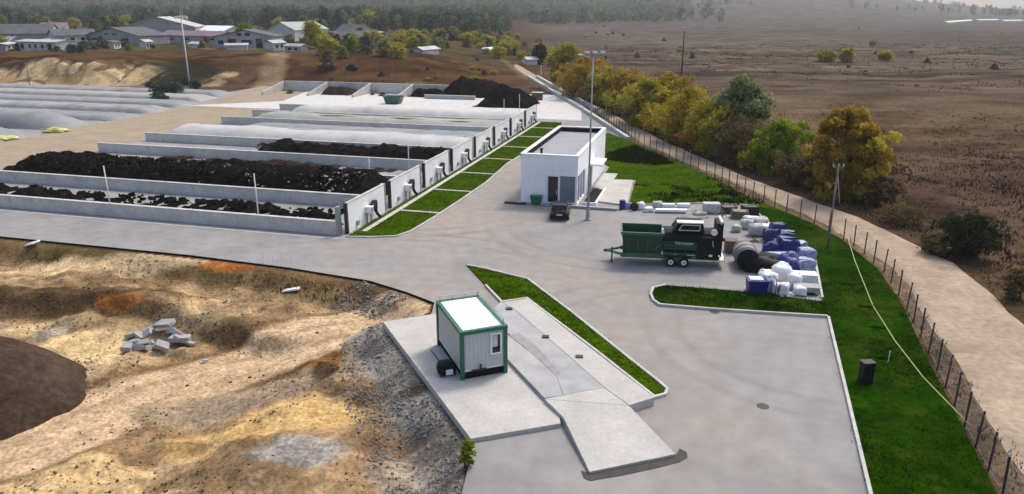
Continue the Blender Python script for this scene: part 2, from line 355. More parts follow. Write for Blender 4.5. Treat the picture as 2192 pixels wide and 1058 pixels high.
def axis(lo, hi, a, b, fine, grow):
    c = [a]
    while c[-1] < b: c.append(c[-1] + fine)
    st = fine
    while c[-1] < hi: st *= grow; c.append(c[-1] + st)
    st = fine
    while c[0] > lo: st *= grow; c.insert(0, c[0] - st)
    return np.array(c)
xs = axis(-4200, 4200, -42, 60, .24, 1.024); ys = axis(-200, 4600, 17, 74, .24, 1.0165)
XX, YY = np.meshgrid(xs, ys, indexing='ij'); ZZ = gz(XX, YY)
C = np.zeros(XX.shape + (3,))
def paint(mask, c): C[:] = C * (1 - mask[..., None]) + np.array(c) * mask[..., None]
n1 = fbm(XX / 30, YY / 30, 5); n2 = fbm(XX / 6, YY / 6, 4); n3 = fbm(XX / 130 + 40, YY / 420, 4); n4 = fbm(XX / 2.2, YY / 2.2, 3)
nf = fbm(XX / 55 + 3, YY / 38, 4)
paint(np.ones(XX.shape), (.150, .112, .088))                                   # dry brown grassland
paint(sstep(-.1, .35, n1), (.11, .078, .060)); paint(sstep(.05, .5, -n1) * .8, (.185, .145, .095))
paint(sstep(.05, .4, n2) * .5, (.085, .062, .047))
fld = sstep(110, 240, YY) * sstep(5, 45, XX)
paint(sstep(5, 45, XX) * sstep(.02, .3, nf) * .8, (.205, .16, .105)); paint(sstep(5, 45, XX) * sstep(.05, .3, -nf) * .7, (.105, .10, .06))
paint(fld * .75, (.165, .14, .13)); paint(fld * sstep(0, .35, n3), (.115, .096, .09)); paint(fld * sstep(0.02, .3, -n3) * .7, (.22, .19, .155)); paint(fld * sstep(.05, .25, nf) * .5, (.15, .145, .10))
paint(fld * sstep(.05, .25, fbm(XX / 70 + 9, YY / 9, 4)) * .75, (.075, .064, .062)); paint(fld * sstep(.12, .3, fbm(XX / 90 + 29, YY / 7, 4)) * .6, (.25, .225, .19))
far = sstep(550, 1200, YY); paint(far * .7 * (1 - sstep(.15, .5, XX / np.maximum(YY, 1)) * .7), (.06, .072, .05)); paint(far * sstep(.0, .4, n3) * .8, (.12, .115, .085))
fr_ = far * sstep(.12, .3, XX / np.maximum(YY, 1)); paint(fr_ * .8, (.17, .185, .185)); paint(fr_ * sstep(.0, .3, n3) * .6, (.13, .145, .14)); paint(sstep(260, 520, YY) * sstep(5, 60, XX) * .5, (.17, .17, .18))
hill_l = sstep(188, 200, YY) * (1 - sstep(-20, 25, XX)) * (1 - sstep(300, 420, YY))
paint(hill_l * .95, (.135, .078, .042)); paint(hill_l * sstep(-.1, .25, n1), (.08, .045, .026)); paint(hill_l * sstep(.05, .35, n2) * .7, (.19, .135, .06)); paint(hill_l * sstep(.1, .4, fbm(XX / 14 + 5, YY / 4, 4)) * .8, (.06, .036, .02))
paint(sstep(236, 262, YY) * (1 - sstep(330, 480, YY)) * (1 - sstep(-10, 20, XX)) * .8, (.13, .125, .065))
cl = np.exp(-((XX + 122) / 24) ** 4) * sstep(190, 194, YY) * (1 - sstep(203, 209, YY))           # sand quarry face
paint(cl * sstep(-.5, -.25, n2), (.62, .49, .29)); paint(cl * sstep(.12, .28, n2), (.14, .085, .04)); paint(np.exp(-((XX + 122) / 28) ** 4) * sstep(201, 204, YY) * (1 - sstep(209, 214, YY)) * .8, (.07, .045, .025))
paint(np.exp(-((XX + 88) / 9) ** 4) * sstep(190, 194, YY) * (1 - sstep(208, 216, YY)), (.035, .035, .022))
paint(np.exp(-((XX + 147) / 6) ** 4) * sstep(190, 194, YY) * (1 - sstep(204, 210, YY)), (.05, .035, .022))
# track up the hill
UP = [G(560, 192), G(575, 165, 1.5), G(590, 130, 4), G(597, 112, 5), G(640, 104, 5)]
du = segdist(XX, YY, UP); paint((1 - sstep(2.2, 4.2, du + n4)) * .9, (.33, .27, .20))
paint((1 - sstep(4, 9, segdist(XX, YY, [G(380, 190), G(470, 168, 1), G(540, 140, 3)]) + 2 * n2)) * .5, (.27, .19, .115))
paint((1 - sstep(5, 12, segdist(XX, YY, [G(480, 104, 5), G(760, 100, 5)]) + 3 * n2)) * .7, (.30, .24, .20))
# verges of the right-hand road
rd = segdist(XX, YY, ROAD_L); paint((1 - sstep(.4, 2.2, rd + n4)) * .8, (.27, .22, .16))
rr_ = segdist(XX, YY, ROAD_R); paint((1 - sstep(.5, 3.5, rr_ + n4 * 1.5)) * .6, (.10, .072, .05))
# the excavation: layers of sand, clay and spoil, one painted shadow on the gravel
ins = inside(XX, YY, PIT); dp = np.where(ins, segdist(XX, YY, PIT_EDGE), 0); I = ins.astype(float)
paint(I, (.315, .225, .135)); paint(I * sstep(.0, .3, n2) * .85, (.225, .155, .09)); paint(I * sstep(.1, .4, -n2) * .8, (.40, .305, .185))
paint(I * sstep(.05, .4, n4) * .5, (.15, .10, .06))
def blob(px, py, rx, ry, c, k=1.0, z=-1.6, w=.6, rot=0):
    x, y = G(px, py, z); dx, dy = XX - x, YY - y
    ca, sa = math.cos(rot), math.sin(rot); dx, dy = dx * ca + dy * sa, -dx * sa + dy * ca
    q = np.hypot(dx / rx, dy / ry) + w * n2 + .35 * w * n4
    paint(I * k * (1 - sstep(.75, 1.15, q)), c)
uu = (XX * .80 + YY * .60); vv = (-XX * .60 + YY * .80); st = fbm(uu / 14, vv / 1.5, 4)
paint(I * sstep(2.5, 5, dp) * sstep(.02, .3, st) * .6, (.21, .145, .085)); paint(I * sstep(2.5, 5, dp) * sstep(.05, .35, -st) * .6, (.43, .34, .22))
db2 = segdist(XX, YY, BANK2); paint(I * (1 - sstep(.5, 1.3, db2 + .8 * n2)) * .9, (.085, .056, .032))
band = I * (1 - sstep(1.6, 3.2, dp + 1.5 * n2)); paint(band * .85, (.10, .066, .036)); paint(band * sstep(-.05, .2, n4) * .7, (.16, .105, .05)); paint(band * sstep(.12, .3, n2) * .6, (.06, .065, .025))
blob(300, 590, 15, 1.7, (.46, .35, .22), .9); blob(60, 590, 9, 1.9, (.47, .36, .23), .9)
blob(500, 573, 3.0, 1.1, (.30, .11, .03), .9, -.5); blob(545, 585, 2.0, .8, (.22, .09, .03), .8, -.8)
blob(120, 640, 8, 1.5, (.085, .058, .034), .95); blob(20, 640, 6, 1.2, (.07, .05, .03), .9); blob(258, 652, 1.7, .6, (.28, .115, .035), .85)
blob(170, 725, 4.0, 2.6, (.56, .44, .25), .95); blob(105, 700, 1.2, 1.6, (.25, .23, .2), .9)
blob(640, 905, 4.6, 2.0, (.46, .32, .15), .85, rot=.25); blob(470, 930, 4, 1.4, (.45, .31, .14), .7); blob(130, 1010, 6, 2.4, (.45, .34, .19), .8)
blob(670, 775, 2.0, 1.2, (.20, .085, .03), 1); blob(770, 755, 1.6, 1.2, (.38, .235, .075), .9); blob(620, 775, 1.3, .8, (.36, .23, .09), .8)
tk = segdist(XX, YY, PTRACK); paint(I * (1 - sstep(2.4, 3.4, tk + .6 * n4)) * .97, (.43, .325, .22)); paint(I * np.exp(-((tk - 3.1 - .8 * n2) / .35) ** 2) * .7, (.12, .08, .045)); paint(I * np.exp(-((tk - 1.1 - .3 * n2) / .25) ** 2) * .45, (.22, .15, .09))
blob(420, 860, 4, 1.2, (.27, .215, .15), .8); blob(560, 835, 4.5, 1.3, (.25, .20, .155), .8, rot=.3)
blob(380, 690, 5, 1.6, (.26, .205, .13), .8); blob(600, 660, 5, 1.4, (.23, .165, .095), .8)
gpad = [G(818, 700), G(905, 835), G(1000, 950), G(985, 1070)]
dg = segdist(XX, YY, gpad); paint(I * (1 - sstep(1.6, 3.0, dg + 1.6 * n2)), (.25, .24, .225)); paint(I * (1 - sstep(1.2, 2.4, dg + 1.6 * n2)) * sstep(.0, .25, n4) * .7, (.10, .09, .08))
blob(880, 860, 1.6, .9, (.045, .04, .035), .9, -1); blob(870, 1010, 2.2, 1.6, (.23, .20, .175), .8, -1.5); blob(830, 960, 1.5, 1.2, (.19, .125, .08), .8, -1.5)  # first blob paints a dark shadow low on the gravel slope
blob(700, 800, .8, 1.2, (.05, .035, .02), .9); blob(760, 850, 2.0, .5, (.10, .07, .045), .8)
blob(600, 1000, 3.0, 1.5, (.26, .26, .265), .85, -2)
gv = np.c_[XX.ravel(), YY.ravel(), ZZ.ravel()]
C *= np.where(I[..., None] > 0, np.array([1.10, 1.04, .92]), np.array([.52, .455, .38]))
C *= (1 + .34 * np.clip(fbm(XX / 1.3, YY / 1.3, 3), -.6, .6) * I)[..., None]
C *= (1 - .3 * sstep(.18, .30, fbm(XX / 2.6 + 8, YY / 1.6, 4)) * I * sstep(1.5, 3, segdist(XX, YY, PTRACK)))[..., None]
C *= (1 + .75 * np.clip(fbm(XX / 10 + 2, YY / 6, 5), -.55, .6) * (1 - I))[..., None]
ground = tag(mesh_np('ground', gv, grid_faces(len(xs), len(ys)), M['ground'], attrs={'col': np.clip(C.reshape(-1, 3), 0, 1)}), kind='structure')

# ------------------------------------------------------------------ paved yard, clipped to its outline and diced for its soil stains
def diced(name, poly, z, step, material, dirt=None, kind='structure', parent=None):
    bm = bmesh.new(); bm.faces.new([bm.verts.new((x, y, z)) for x, y in poly])
    px = [p[0] for p in poly]; py = [p[1] for p in poly]
    for k in range(2):
        lo, hi = (min(px), max(px)) if k == 0 else (min(py), max(py)); v = lo + step
        while v < hi:
            no = (1, 0, 0) if k == 0 else (0, 1, 0); co = (v, 0, 0) if k == 0 else (0, v, 0)
            bmesh.ops.bisect_plane(bm, geom=bm.verts[:] + bm.edges[:] + bm.faces[:], plane_co=co, plane_no=no); v += step
    bmesh.ops.recalc_face_normals(bm, faces=bm.faces[:])
    if sum(f.normal.z for f in bm.faces) < 0: bmesh.ops.reverse_faces(bm, faces=bm.faces[:])
    me = bpy.data.meshes.new(name); bm.to_mesh(me); bm.free(); me.materials.append(material)
    if dirt is not None:
        co = np.zeros(len(me.vertices) * 3, np.float32); me.vertices.foreach_get('co', co); co = co.reshape(-1, 3)
        a = me.attributes.new('dirt', 'FLOAT', 'POINT'); a.data.foreach_set('value', np.clip(dirt(co[:, 0], co[:, 1]), 0, 1).astype(np.float32))
    o = bpy.data.objects.new(name, me); col.objects.link(o)
    if parent: o.parent = parent
    elif kind: o['kind'] = kind
    return o
YARD = [W2(-80, -8), W2(-28, -8), W2(-9, -8.1), W2(0, -8.7), W2(7.2, -9.7), G(870, 625), G(930, 648), G(925, 668), W2(14, -17), G(1012, 925), G(1006, 985), G(985, 1070), G(950, 1500), W2(36.6, -62), W2(38.05, -8.3), W2(38.6, 5.3),
        G(1666, 495), G(1602, 441), W2(27, 30), W2(20, 48), W2(10, 78), W2(-4, 112), W2(-80, 112)]
DRIVE = [G(1130, 330), G(1060, 420), G(960, 500), G(930, 540), G(1010, 545)]
def yard_dirt(x, y):
    d = .75 * (1 - sstep(3, 8.5, segdist(x, y, [G(1130, 330), G(1050, 420), G(960, 500), G(1020, 560), G(1200, 620), G(1330, 700)])))
    d = np.maximum(d, .7 * (1 - sstep(1.5, 6, segdist(x, y, [G(820, 590), G(900, 620), G(960, 560)]))))
    d = np.maximum(d, .55 * (1 - sstep(2, 7, segdist(x, y, [G(1330, 700), G(1450, 900), G(1500, 1050)]))))
    d = np.maximum(d, .6 * (1 - sstep(1, 5, segdist(x, y, [G(720, 545), G(900, 520)]))))
    return d * (.65 + 1.0 * fbm(x / 5, y / 5, 4)) + .10 + .35 * fbm(x / 9 + 30, y / 9, 4)
yard = diced('yard_pavement', YARD, 0.0, 1.1, M['tarmac'], yard_dirt)
diced('bay_floor', [W2(-51, -.3), W2(.4, -.3), W2(.4, 72.6), W2(-51, 72.6)], .006, 6, M['floor'])
diced('dirt_track', [W2(-70.5, -8), W2(-51.4, -8), W2(-51.4, 60), W2(-58, 84), W2(-66, 111), W2(-80, 111), W2(-71.5, 80)], .010, 6, M['track'])
diced('storage_apron', [W2(-73, 73.2), W2(8, 73.2), W2(5, 90), W2(-5, 111), W2(-65, 111), W2(-58, 85)], .014, 8, M['concrete'])
def ribbon(name, left, right, dz, material, n=8, kind='structure'):
    V = []; L = []
    for A in (left, right):
        pts = []
        for a, b in zip(A[:-1], A[1:]):
            k = max(2, int(math.dist(a, b) / 1.5)) if A is left else None
            pts.append((a, b))
        L.append(pts)
    rows = []
    for (a, b), (c, d) in zip(*L):
        k = max(2, int(math.dist(a, b) / 1.5))
        for i in range(k):
            t = i / k; rows.append(((a[0] + (b[0] - a[0]) * t, a[1] + (b[1] - a[1]) * t), (c[0] + (d[0] - c[0]) * t, c[1] + (d[1] - c[1]) * t)))
    rows.append((left[-1], right[-1])); m = n + 1
    for (p, q) in rows:
        for j in range(m):
            t = j / n; x = p[0] + (q[0] - p[0]) * t; y = p[1] + (q[1] - p[1]) * t
            e = .45 * fbm(x / 1.9 + 5 * t, y / 1.9, 3) * (1 if j in (0, n) else .0)
            x += e * (q[0] - p[0]) / math.dist(p, q); rut = -.05 * (math.exp(-((t - .3) / .09) ** 2) + math.exp(-((t - .68) / .09) ** 2)) + .03 * math.sin(math.pi * t)
            V.append((x, y, dz + rut + .05 * float(fbm(x / 2.5, y / 2.5, 3)) + (0 if 0 < j < n else -.12)))
    return tag(mesh_np(name, V, grid_faces(len(rows), m)[:, ::-1], material), kind=kind)
rb_l = [np.array(p) for p in ROAD_L]; rb_r = [np.array(p) for p in ROAD_R]
ribbon('dirt_road', ROAD_L, ROAD_R, -.04, M['road'], 10)

M['weed_shade'] = mat('weeds_and_shade', (.012, .026, .006), .95, .4, .6, world=True, c2=(.03, .045, .012), spec=0)  # dark green for weeds and for the tufts that imitate lawn shade
# ------------------------------------------------------------------ kerbs and lawns
def kerb_ribbon(pts, w=.16, h=.14, z0=-.02, closed=False):
    pts = [Vector((p[0], p[1])) for p in pts]; n = len(pts); secs = []
    for i, p in enumerate(pts):
        a = pts[(i - 1) % n] if (closed or i > 0) else p; b = pts[(i + 1) % n] if (closed or i < n - 1) else p
        d1 = (p - a).normalized() if (p - a).length > 1e-6 else (b - p).normalized(); d2 = (b - p).normalized() if (b - p).length > 1e-6 else d1
        nn = Vector((-(d1.y + d2.y), d1.x + d2.x)); nn = nn.normalized() / max(.4, nn.length / 2)
        L_ = p + nn * w / 2; R_ = p - nn * w / 2
        secs.append([(R_.x, R_.y, z0), (R_.x, R_.y, h - .02), (R_.x + nn.x * .02, R_.y + nn.y * .02, h), (L_.x, L_.y, h), (L_.x, L_.y, z0)])
    if closed: secs.append(secs[0])
    return MB().loft(secs, cap=not closed)
def smooth_poly(pts, closed=True, it=2, keep=()):
    for _ in range(it):
        out = []; n = len(pts)
        for i in range(n):
            a, b = pts[i], pts[(i + 1) % n]
            out += [(a[0] * .75 + b[0] * .25, a[1] * .75 + b[1] * .25), (a[0] * .25 + b[0] * .75, a[1] * .25 + b[1] * .75)]
        pts = out
    return pts
def tufts(name, poly, dens, hgt, wid, material, mask=None, label=None, zf=None, blades=4, z=.08, spread=.10):
    xs_ = [p[0] for p in poly]; ys_ = [p[1] for p in poly]; A = (max(xs_) - min(xs_)) * (max(ys_) - min(ys_)); n = int(A * dens)
    x = rng.uniform(min(xs_), max(xs_), n); y = rng.uniform(min(ys_), max(ys_), n); k = inside(x, y, poly)
    if mask is not None: k &= rng.random(n) < mask(x, y)
    x = x[k]; y = y[k]; n = len(x); zz = np.full(n, z) if zf is None else zf(x, y)
    x = np.repeat(x, blades) + rng.normal(0, spread, n * blades); y = np.repeat(y, blades) + rng.normal(0, spread, n * blades); zz = np.repeat(zz, blades); n *= blades
    a = rng.uniform(0, 2 * math.pi, n); h = hgt * rng.uniform(.5, 1.3, n); w = wid * rng.uniform(.6, 1.3, n); lx = rng.normal(0, .45, n) * h; ly = rng.normal(0, .45, n) * h
    p0 = np.c_[x - np.cos(a) * w / 2, y - np.sin(a) * w / 2, zz - .03]; p1 = np.c_[x + np.cos(a) * w / 2, y + np.sin(a) * w / 2, zz - .03]; p2 = np.c_[x + lx, y + ly, zz + h]
    V = np.stack([p0, p1, p2], 1).reshape(-1, 3); o = mesh_np(name, V, np.arange(3 * n).reshape(-1, 3), material, smooth=False)
    return tag(o, label, 'grass', kind='stuff')
def lawn(poly, material, kerbs, h=.09):
    bm = MB().prism(poly, -.1, h); o = bm.build('lawn', material); o['kind'] = 'structure'
    for pts, hk in kerbs: kerb_ribbon(pts, h=hk).build('kerb', M['kerb'], o)
    return o
# long verge with the upper lawn
K_R = [W2(36.6, -62), W2(37.3, -27), W2(38.05, -8.4), W2(38.1, -5), W2(38.65, 5.3), G(1666, 495), G(1600, 440)]
UPPER = [G(1600, 440), G(1500, 436), G(1345, 440), W2(22.2, 28.2), W2(18.3, 28.3), W2(18.3, 34.5), W2(15.2, 41), W2(12.5, 56), W2(14.5, 60.5), W2(19.6, 51.8), W2(25.6, 41.2), W2(30.4, 31.8), W2(34.3, 22.8), W2(37.2, 18)]
VERGE = K_R + [W2(37.2, 18), W2(39.3, 14.4), W2(41.2, 10), W2(42.8, 2.3), W2(43.0, -5), W2(42.6, -12), W2(42.2, -25), W2(41.8, -62)]
lawn(VERGE, M['lawn'], [(K_R[:3], .15), (K_R[3:], .13)]); lawn(UPPER, M['lawn_o'], [(UPPER[:3], .12)], .085)
def vmask(x, y): return np.clip(.35 + 1.3 * fbm(x / 3, y / 3, 3), .05, 1)
tufts('grass', VERGE, 26, .10, .05, M['blade'], vmask, 'bright green grass of the long verge beside the wire fence', z=.09, spread=.16)
tufts('grass', UPPER, 12, .10, .06, M['blade_o'], vmask, 'fresh green grass of the lawn behind the office', z=.085, spread=.16)
# darker weeds in the upper lawn and by the fence, some standing in for shade
wp = [G(1480, 385), G(1350, 440), G(1600, 440), G(1640, 430)]
tufts('weeds', [G(1360, 395), G(1350, 438), G(1470, 438), G(1590, 436), G(1620, 425), G(1520, 380), G(1490, 390)], 5, .26, .12, M['lawn'], lambda x, y: sstep(.05, .3, fbm(x / 2.2, y / 2.2, 3)), 'clumps of taller dark weeds in the lawn behind the stored goods', blades=7, spread=.2)
tufts('weeds', [G(1302, 330), G(1357, 314), G(1400, 330), G(1442, 352), G(1400, 356), G(1304, 345)], 9, .3, .16, M['weed_shade'], None, 'dark tufts standing in for shade between the office rear corner and the fence', blades=7, spread=.25)  # tufts added to put the dark of a cast shadow on the lawn
tufts('weeds', [G(1500, 420), G(1560, 408), G(1640, 436), G(1600, 447), G(1540, 440)], 6, .3, .16, M['weed_shade'], lambda x, y: sstep(0, .25, fbm(x / 2, y / 2, 3)), 'dark weeds between the goods row and the fence', blades=7, spread=.25)
diced('gutter', [W2(-80, -1.25), W2(.2, -1.25), W2(.2, -.95), W2(-80, -.95)], .008, 20, M['kerb'])
# narrow olive strip beside the weighbridge
STRIP = [G(1000, 570), G(1040, 578), G(1130, 600), G(1225, 672), G(1330, 757), G(1412, 822), G(1428, 836), G(1424, 847), G(1401, 853), G(1280, 757), G(1128, 641), G(1074, 649), G(1040, 613)]
lawn(STRIP, M['lawn_o'], [(STRIP, .15)])
tufts('grass', STRIP, 30, .08, .05, M['blade_o'], None, 'olive grass on the narrow strip beside the weighbridge', z=.09)
# island between yard and storage corner
ISL = [G(1393, 632), G(1398, 619), G(1425, 613), G(1520, 620), G(1610, 628), G(1700, 640), G(1762, 648), W2(38.0, -8.3), G(1640, 672), G(1520, 664), G(1412, 655), G(1398, 645)]
lawn(ISL, M['lawn'], [(ISL[7:] + ISL[:3], .17)])
tufts('grass', ISL, 34, .10, .05, M['blade'], None, 'bright green grass of the kerbed island in front of the storage corner', z=.09)
# lawn along the bay end walls, cut by concrete cross kerbs
LB = [W2(.75, -.55), G(790, 509), G(848, 507), G(880, 496), G(930, 466), G(988, 428), G(1040, 392), G(1085, 352), G(1112, 335), W2(7.2, 45), W2(6.4, 62), W2(5.2, 69.5), W2(.9, 69.5)]
lb = lawn(LB, M['lawn_o'], [(LB[:9], .12)])
tufts('grass', LB, 12, .08, .06, M['blade_o'], None, 'olive grass between the bay end walls and the drive', z=.09)
walk = MB().add(*kerb_ribbon([W2(1.5, 1.2), W2(1.5, 69)], .45, .13).__dict__.values()).build('path_kerb', M['kerb'], lb)
def lawn_right(s):
    best = None; L = LB[1:12]
    for (a, b) in zip(L[:-1], L[1:]):
        sa = (a[0] - OX) * AX[0] + (a[1] - OY) * AX[1]; sb = (b[0] - OX) * AX[0] + (b[1] - OY) * AX[1]
        if min(sa, sb) <= s <= max(sa, sb) and abs(sb - sa) > 1e-6:
            t = (s - sa) / (sb - sa); x = a[0] + (b[0] - a[0]) * t; y = a[1] + (b[1] - a[1]) * t
            best = (x - OX) * RX[0] + (y - OY) * RX[1]
    return best or 6.5
for k in range(1, 8):
    s = 9 * k - .4; re = lawn_right(s) - .1
    kerb_ribbon([W2(1.8, s), W2(re, s)], .34, .125).build('cross_kerb', M['kerb'], lb)
# dry grass and weeds of the open field, thick near the road
def field_poly(): return [W2(50.2, -45), W2(50.3, -6), W2(49.7, 6.5), W2(45.4, 17.5), W2(35.6, 33.5), W2(24.8, 55.5), W2(12.3, 85.5), G(1200, 165), G(1500, 150), G(1900, 170), G(2400, 260), G(2700, 500), G(2500, 800)]
FP = field_poly()
tufts('dry_grass', FP, 2.6, .26, .13, M['dry'], lambda x, y: np.clip(.5 + fbm(x / 7, y / 7, 3), 0, 1) * (1 - .97 * sstep(70, 165, y + .15 * x)), 'dry brown grass of the open field beyond the dirt road', zf=gz, blades=5, spread=.35)
tufts('weeds', FP, 1.3, .32, .17, M['scrub'], lambda x, y: sstep(.02, .3, fbm(x / 11 + 4, y / 11, 4)) * (1 - .97 * sstep(70, 165, y + .15 * x)), 'reddish dark weeds spread over the open field', zf=gz, blades=6, spread=.4)
tufts('scrub', [G(1230, 150), G(1300, 100), G(2192, 90), G(2400, 200), G(2000, 190), G(1500, 155)], .05, .4, .5, M['dry'], lambda x, y: np.clip(.3 + 1.6 * fbm(x / 16, y / 12, 3), 0, 1), 'low pale scrub scattered over the far part of the field', zf=gz, blades=6, spread=.8)
tufts('scrub', [G(1230, 150), G(1300, 100), G(2192, 90), G(2400, 200), G(2000, 190), G(1500, 155)], .03, .4, .5, M['scrub'], lambda x, y: np.clip(.2 + 1.8 * fbm(x / 20 + 7, y / 14, 3), 0, 1), 'low dark scrub scattered over the far part of the field', zf=gz, blades=6, spread=.8)
VG = [W2(42.6, -40), W2(43.1, -5), W2(43.0, 2.3), W2(39.6, 14.8), W2(30.8, 32), W2(20, 52), W2(20.9, 52.6), W2(31.9, 32.5), W2(40.7, 15.3), W2(44.2, 3), W2(44.2, -5), W2(43.9, -40)]
tufts('dry_grass', VG, 7, .22, .08, M['dry'], lambda x, y: np.clip(.3 + 1.4 * fbm(x / 3, y / 3, 3), 0, 1), 'dry grass along the foot of the wire fence', z=-.14, blades=4, spread=.2)

# ================================================================== COMPOSTING BAYS
ORD = ['first', 'second', 'third', 'fourth', 'fifth', 'sixth', 'seventh', 'eighth', 'ninth']
NEAR = 'from the yard road'
for k in range(9):
    s = 9.0 * k
    w = thing('bay_divider_wall', ('low concrete bay wall bordering the yard road, nearest of all' if k == 0 else
        'low concrete bay wall farthest from the yard road, last of all' if k == 8 else '%s low concrete bay wall counted %s' % (ORD[k], NEAR)), 'wall', W(-50.5, s), SITE_ROT, 'low concrete walls between the compost bays')
    MB().box(0, 50.1, -.17, .17, 0, 1.15).build('wall_body', M['concrete'], w)
    MB().box(-.02, 50.12, -.21, .21, 1.152, 1.22).build('coping', M['kerb'], w)
    for j in range(1, 10): MB().box(5 * j - .03, 5 * j + .03, -.19, -.172, 0, 1.15).build('joint_cover', M['concrete'], w)
    MB().box(50.12, 50.42, -.24, .24, 0, 2.5).build('end_post', M['steel'], w)
# white end walls with their blowers
def end_wall():
    t = thing('bay_end_wall', '', 'wall', (0, 0, 0), SITE_ROT, 'white end walls of the compost bays')
    for i in range(3): MB().box(-.11, .11, .55 + 2.5 * i, .55 + 2.49 * i + 2.48, 0, 2.65).build('panel', M['panel'], t)
    MB().box(-.14, .14, .30, .548, 0, 2.72).build('post', M['dsteel'], t)
    MB().box(-.14, .14, 8.06, 8.3, 0, 2.72).build('post', M['steel'], t)
    MB().box(-.14, .14, .55, 8.05, 2.652, 2.72).build('cap_rail', M['kerb'], t)
    return t
def blower():
    t = thing('aeration_blower', '', 'blower', (0, 0, 0), SITE_ROT, 'aeration blowers on the bay end walls')
    b = MB().box(.0, .55, -.8, -.1, .95, 1.55).build('housing', M['white'], t)
    MB().box(.56, .60, -.68, -.22, 1.05, 1.45).build('grille', M['greybox'], b)
    MB().tube([(.30, .0, 1.3), (.30, .45, 1.72), (.28, .75, 1.68), (.27, .85, 1.3), (.26, .85, .8), (.35, 1.05, .4), (.5, 1.35, .05)], [.2, .24, .24, .19, .16, .14, .14], 10).build('duct', M['rubber'], t, True)
    MB().tube([(.3, -.1, 1.3), (.3, .3, 1.45)], .3, 12).build('fan_casing', M['black'], t, True)
    MB().box(.05, .12, -.7, -.62, 0, .95).box(.45, .52, -.7, -.62, 0, .95).build('stand', M['dsteel'], t)
    MB().box(.0, .16, -2.6, -2.25, .35, .75).build('junction_box', M['greybox'], t)
    return t
ew, bl = end_wall(), blower()
for k in range(8):
    nm = '%s white end wall of the bay row counted %s' % (ORD[k], NEAR) if k < 7 else 'white bay end wall farthest from the yard road'
    nb = 'grey blower with black duct on the %s bay end wall %s' % (ORD[k], NEAR)
    a, b = W(.3, 9 * k), W(.42, 9 * k + 4.6)
    if k == 0:
        ew.location = a; bl.location = b; ew['label'] = nm; bl['label'] = nb
    else: dup(ew, a, SITE_ROT, nm); dup(bl, b, SITE_ROT, nb)

def mound(name, r0, r1, s0, s1, h, material, seed, endl=3.0, endr=.6, rough=.25, step=.3, power=2.0, flat=0.0, wave=.12, parent=None, z0=.01, sag=0.0):
    """an elongated heap or covered windrow, built in the site's axes"""
    nr = max(8, int((r1 - r0) / step)); ns = max(10, int((s1 - s0) / step)); r = np.linspace(r0, r1, nr); s = np.linspace(s0, s1, ns)
    RR, SS = np.meshgrid(r, s, indexing='ij'); t = np.abs(2 * (SS - s0) / (s1 - s0) - 1)
    prof = np.clip(1 - t ** power, 0, 1); prof = np.minimum(prof, 1 - flat) / (1 - flat)
    e = np.minimum(sstep(0, 1, (RR - r0) / endl) ** .8, np.clip((r1 - RR) / max(endr, .01), 0, 1) ** .6)
    big = 1 + wave * 2 * fbm(RR / 7 + seed, SS / 7 + seed, 3) - sag * np.sin(math.pi * (RR - r0) / (r1 - r0))
    Z = z0 + h * prof * e * big + rough * (fbm(RR / 1.1 + seed * 3, SS / 1.1, 4)) * sstep(0, .25, prof * e)
    Z = np.maximum(Z, z0 - .05); Z[0, :] = Z[-1, :] = z0 - .05; Z[:, 0] = Z[:, -1] = z0 - .05
    j = .35 * fbm(RR / 1.7 + seed, SS / 1.7 + 7, 3) * rough * 2
    X = OX + (RR + j) * RX[0] + (SS + j) * AX[0]; Y = OY + (RR + j) * RX[1] + (SS + j) * AX[1]
    return mesh_np(name, np.c_[X.ravel(), Y.ravel(), Z.ravel()], grid_faces(nr, ns), material, parent)
def clods(r0, r1, s0, s1, n, zf, parent, seed, smin=.12, smax=.4, material=None):
    rr = np.random.default_rng(seed); b = MB()
    for i in range(n):
        r, s = rr.uniform(r0, r1), rr.uniform(s0, s1); d = rr.uniform(smin, smax) * (1 if rr.random() < .8 else 1.6)
        x, y, _ = W(r, s); z = zf(r, s); q = Matrix.Translation((x, y, z)) @ Matrix.Rotation(rr.uniform(0, 6), 4, 'Z') @ Matrix.Rotation(rr.uniform(-.5, .5), 4, 'X')
        vs = [q @ Vector((sx * d * rr.uniform(.5, 1) / 1.4, sy * d * rr.uniform(.5, 1) / 1.4, sz * d * rr.uniform(.4, .8) / 1.4)) for sz in (-1, 1) for sy in (-1, 1) for sx in (-1, 1)]
        b.add(vs, [(0, 2, 3, 1), (4, 5, 7, 6), (0, 1, 5, 4), (2, 6, 7, 3), (0, 4, 6, 2), (1, 3, 7, 5)])
    o = b.build('clods', material or M['compost'], parent); o['kind'] = 'stuff'; return o
# bay 1: nearly emptied, residue along the far side
h1 = tag(mound('compost_residue', -48, -3, 2.6, 7.2, .40, M['compost'], 3, 2, 2, .95, .24, wave=.9, z0=-.27), 'low broken strip of black residue on the floor of the nearest bay', 'compost')
clods(-48, -3, 1.2, 7.2, 420, lambda r, s: .08, h1, 5, .1, .38)
h1b = tag(mound('compost_residue', -30, -.8, .9, 3.4, .30, M['mulch'], 8, 3, 1, .7, .24, wave=.8, z0=-.16), 'thin brown residue beside the nearest low wall of the emptied bay', 'compost')
